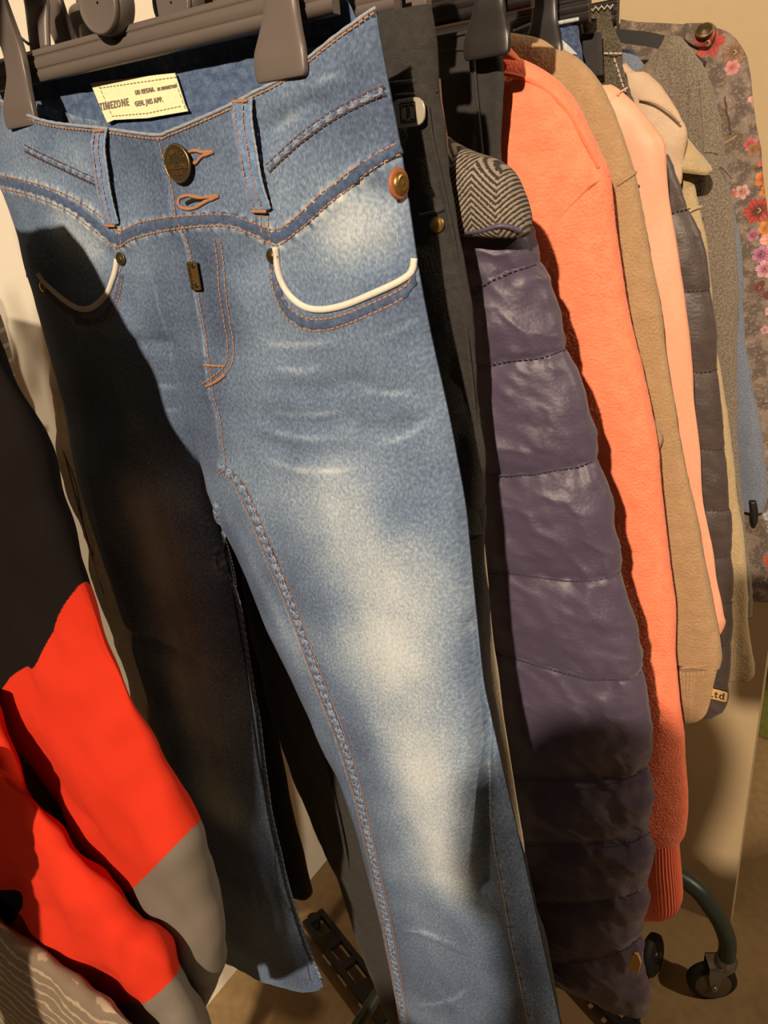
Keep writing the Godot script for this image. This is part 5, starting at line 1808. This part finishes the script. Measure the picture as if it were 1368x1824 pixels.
# fingers as short bent chains from the palm. fw: fingers' direction, side: towards the thumb, palm: palm normal
func hand(wrist: Vector3, fw: Vector3, side: Vector3, palm: Vector3, curl: float, col: Callable):
	var B := []
	var k0 := wrist + fw * 0.035
	for j in 4:
		var s := lerpf(0.030, -0.030, j / 3.0)
		B.append([wrist + side * s * 0.6, wrist + fw * 0.085 + side * s, 0.016, 0.0125])
	for j in 4:
		var s := lerpf(0.031, -0.031, j / 3.0)
		var L: float = [0.040, 0.045, 0.042, 0.033][j]
		var p := wrist + fw * (0.088 if j in [1, 2] else 0.083) + side * s
		var a := curl
		for q in 3:
			var d := fw * cos(a) + palm * sin(a)
			var e: Vector3 = p + d * L * [1.0, 0.65, 0.5][q]
			B.append([p, e, [0.0095, 0.0088, 0.0080][q], [0.0088, 0.0080, 0.0070][q]])
			p = e
			a += curl * 1.1
	var th := wrist + side * 0.022 + fw * 0.02
	var t1 := th + side * 0.032 + fw * 0.028 + palm * 0.008
	var t2 := t1 + side * 0.010 + fw * 0.030 + palm * 0.010
	B.append([th, t1, 0.014, 0.0105])
	B.append([t1, t2, 0.0105, 0.0095])
	B.append([t2, t2 + fw * 0.024 + palm * 0.010, 0.0095, 0.0080])
	flesh(B, 0.0042, 0.006, col)

func person():
	var o := thing("person", "person in dark clothing holding up a phone and pulling clothes aside", "person", Vector3(-0.243, 0, 0.40))
	var hc := Vector3(-0.243, 1.575, 0.335)
	var skin := M.skin.albedo_color.srgb_to_linear() as Color
	var dark := c8(44, 41, 46).srgb_to_linear()
	var jean := c8(40, 46, 60).srgb_to_linear()
	var shoe := c8(30, 26, 24).srgb_to_linear()
	var tip := px(5, 1434, -0.280)
	var lw := tip + Vector3(-0.10, 0.0, 0.115)
	var lfw := (tip - lw).normalized()
	var rw := CAM - AF * 0.045 - AY * 0.165 + AX * 0.10
	var sk := func(P): return skin
	var dress := func(P: Vector3) -> Color:
		if P.y < 0.07: return shoe
		if P.y > 1.405 and abs(P.x - hc.x) < 0.09: return skin
		if P.distance_to(lw) < 0.045 or P.distance_to(rw) < 0.045: return skin
		return dark if P.y > 0.82 else jean
	var B := []
	var S := Vector3(-0.243, 0.02, 0.40)
	# trunk
	B.append([S + Vector3(-0.07, 0.92, 0), S + Vector3(0.07, 0.92, 0), 0.125, 0.125])
	B.append([S + Vector3(-0.05, 1.08, 0), S + Vector3(0.05, 1.08, 0), 0.115, 0.115])
	B.append([S + Vector3(-0.08, 1.25, 0), S + Vector3(0.08, 1.25, 0), 0.115, 0.115])
	B.append([S + Vector3(-0.15, 1.355, 0), S + Vector3(0.15, 1.355, 0), 0.062, 0.062])
	B.append([S + Vector3(0, 1.33, 0), hc + Vector3(0, -0.06, 0.03), 0.062, 0.056])
	for s in [-1, 1]:
		var hip := S + Vector3(0.09 * s, 0.88, 0)
		var knee := S + Vector3(0.10 * s, 0.47, -0.02 - 0.03 * s)
		var ank := S + Vector3(0.11 * s, 0.09, 0.02 - 0.03 * s)
		B.append([hip, knee, 0.095, 0.062])
		B.append([knee, ank, 0.062, 0.045])
		B.append([ank + Vector3(0, -0.065, 0.03), ank + Vector3(0, -0.072, -0.15), 0.042, 0.036])
	# arms
	var ls := S + Vector3(-0.18, 1.345, 0)
	var le := Vector3(-0.55, 1.13, 0.18)
	B.append([ls, le, 0.056, 0.045])
	B.append([le, lw, 0.045, 0.030])
	var rs := S + Vector3(0.18, 1.345, 0)
	var re := Vector3(0.06, 1.12, 0.32)
	B.append([rs, re, 0.056, 0.045])
	B.append([re, rw, 0.045, 0.030])
	flesh(B, 0.019, 0.05, dress)
	# head: skull, jaw, nose, brows, ears, lips
	var H := []
	H.append([hc + Vector3(0, 0.025, 0.02), hc + Vector3(0, 0.03, 0.05), 0.069, 0.067])
	H.append([hc + Vector3(0, 0.0, -0.015), hc + Vector3(0, -0.055, -0.03), 0.058, 0.043])
	H.append([hc + Vector3(0, -0.085, -0.045), hc + Vector3(0, -0.082, -0.05), 0.026, 0.022])
	H.append([hc + Vector3(0, 0.0, -0.076), hc + Vector3(0, -0.032, -0.094), 0.009, 0.013])
	H.append([hc + Vector3(-0.03, 0.014, -0.066), hc + Vector3(0.03, 0.014, -0.066), 0.011, 0.011])
	H.append([hc + Vector3(-0.018, -0.062, -0.074), hc + Vector3(0.018, -0.062, -0.074), 0.007, 0.007])
	for s in [-1, 1]:
		H.append([hc + Vector3(0.066 * s, 0.015, 0.012), hc + Vector3(0.066 * s, -0.03, 0.006), 0.011, 0.008])
	H.append([hc + Vector3(0, -0.06, 0.02), hc + Vector3(0, -0.14, 0.045), 0.054, 0.056])
	flesh(H, 0.006, 0.018, sk)
	hand(lw, lfw, UP, lfw.cross(UP).normalized() * -1.0, 0.35, sk)
	# the right hand wraps the phone from its right edge
	hand(rw, (AY * 0.95 - AX * 0.1).normalized(), -AX, (-AF * 0.2 - AX * 0.6).normalized(), 0.35, sk)
	var uv := PackedVector2Array()
	uv.resize(pv.size())
	var m := StandardMaterial3D.new()
	m.vertex_color_use_as_albedo = true
	m.roughness = 0.8
	part("body", arr_mesh(pv, uv, pi, pc), m, o)
	# hair and eyes
	pv = PackedVector3Array()
	pc = PackedColorArray()
	pi = PackedInt32Array()
	var hair := c8(52, 38, 30).srgb_to_linear()
	var hcol := func(P): return hair
	flesh([[hc + Vector3(0, 0.036, 0.03), hc + Vector3(0, 0.03, 0.055), 0.072, 0.072], [hc + Vector3(-0.042, 0.01, 0.045), hc + Vector3(-0.04, -0.07, 0.06), 0.03, 0.022], [hc + Vector3(0.042, 0.01, 0.045), hc + Vector3(0.04, -0.07, 0.06), 0.03, 0.022], [hc + Vector3(0, 0.0, 0.09), hc + Vector3(0, -0.10, 0.085), 0.05, 0.035]], 0.006, 0.02, hcol)
	uv = PackedVector2Array()
	uv.resize(pv.size())
	part("hair", arr_mesh(pv, uv, pi, pc), m, o)
	for s in [-1, 1]:
		part("eye", lathe(hc + Vector3(0.031 * s, 0.0, -0.064), Vector3(0, 0, -1), [[0.012, -0.006], [0.0118, 0.0], [0.008, 0.006], [0.0003, 0.009]], 16), plain(c8(226, 220, 212), 0.3), o)
	# the phone sits just behind the lens
	var c := CAM - AF * 0.016 - AY * 0.058 + AX * 0.036
	var t := thing("phone", "black phone held upright in the raised right hand", "phone", c)
	part("case", plate(c, AX, AY, -AF, rounded(0.074, 0.15, 0.011), 0.008, 0.001), M.black, t)
	part("screen", plate(c - AF * 0.008, AX, AY, -AF, rounded(0.068, 0.144, 0.009), 0.0006, 0.0002), plain(c8(40, 42, 46), 0.15), t)
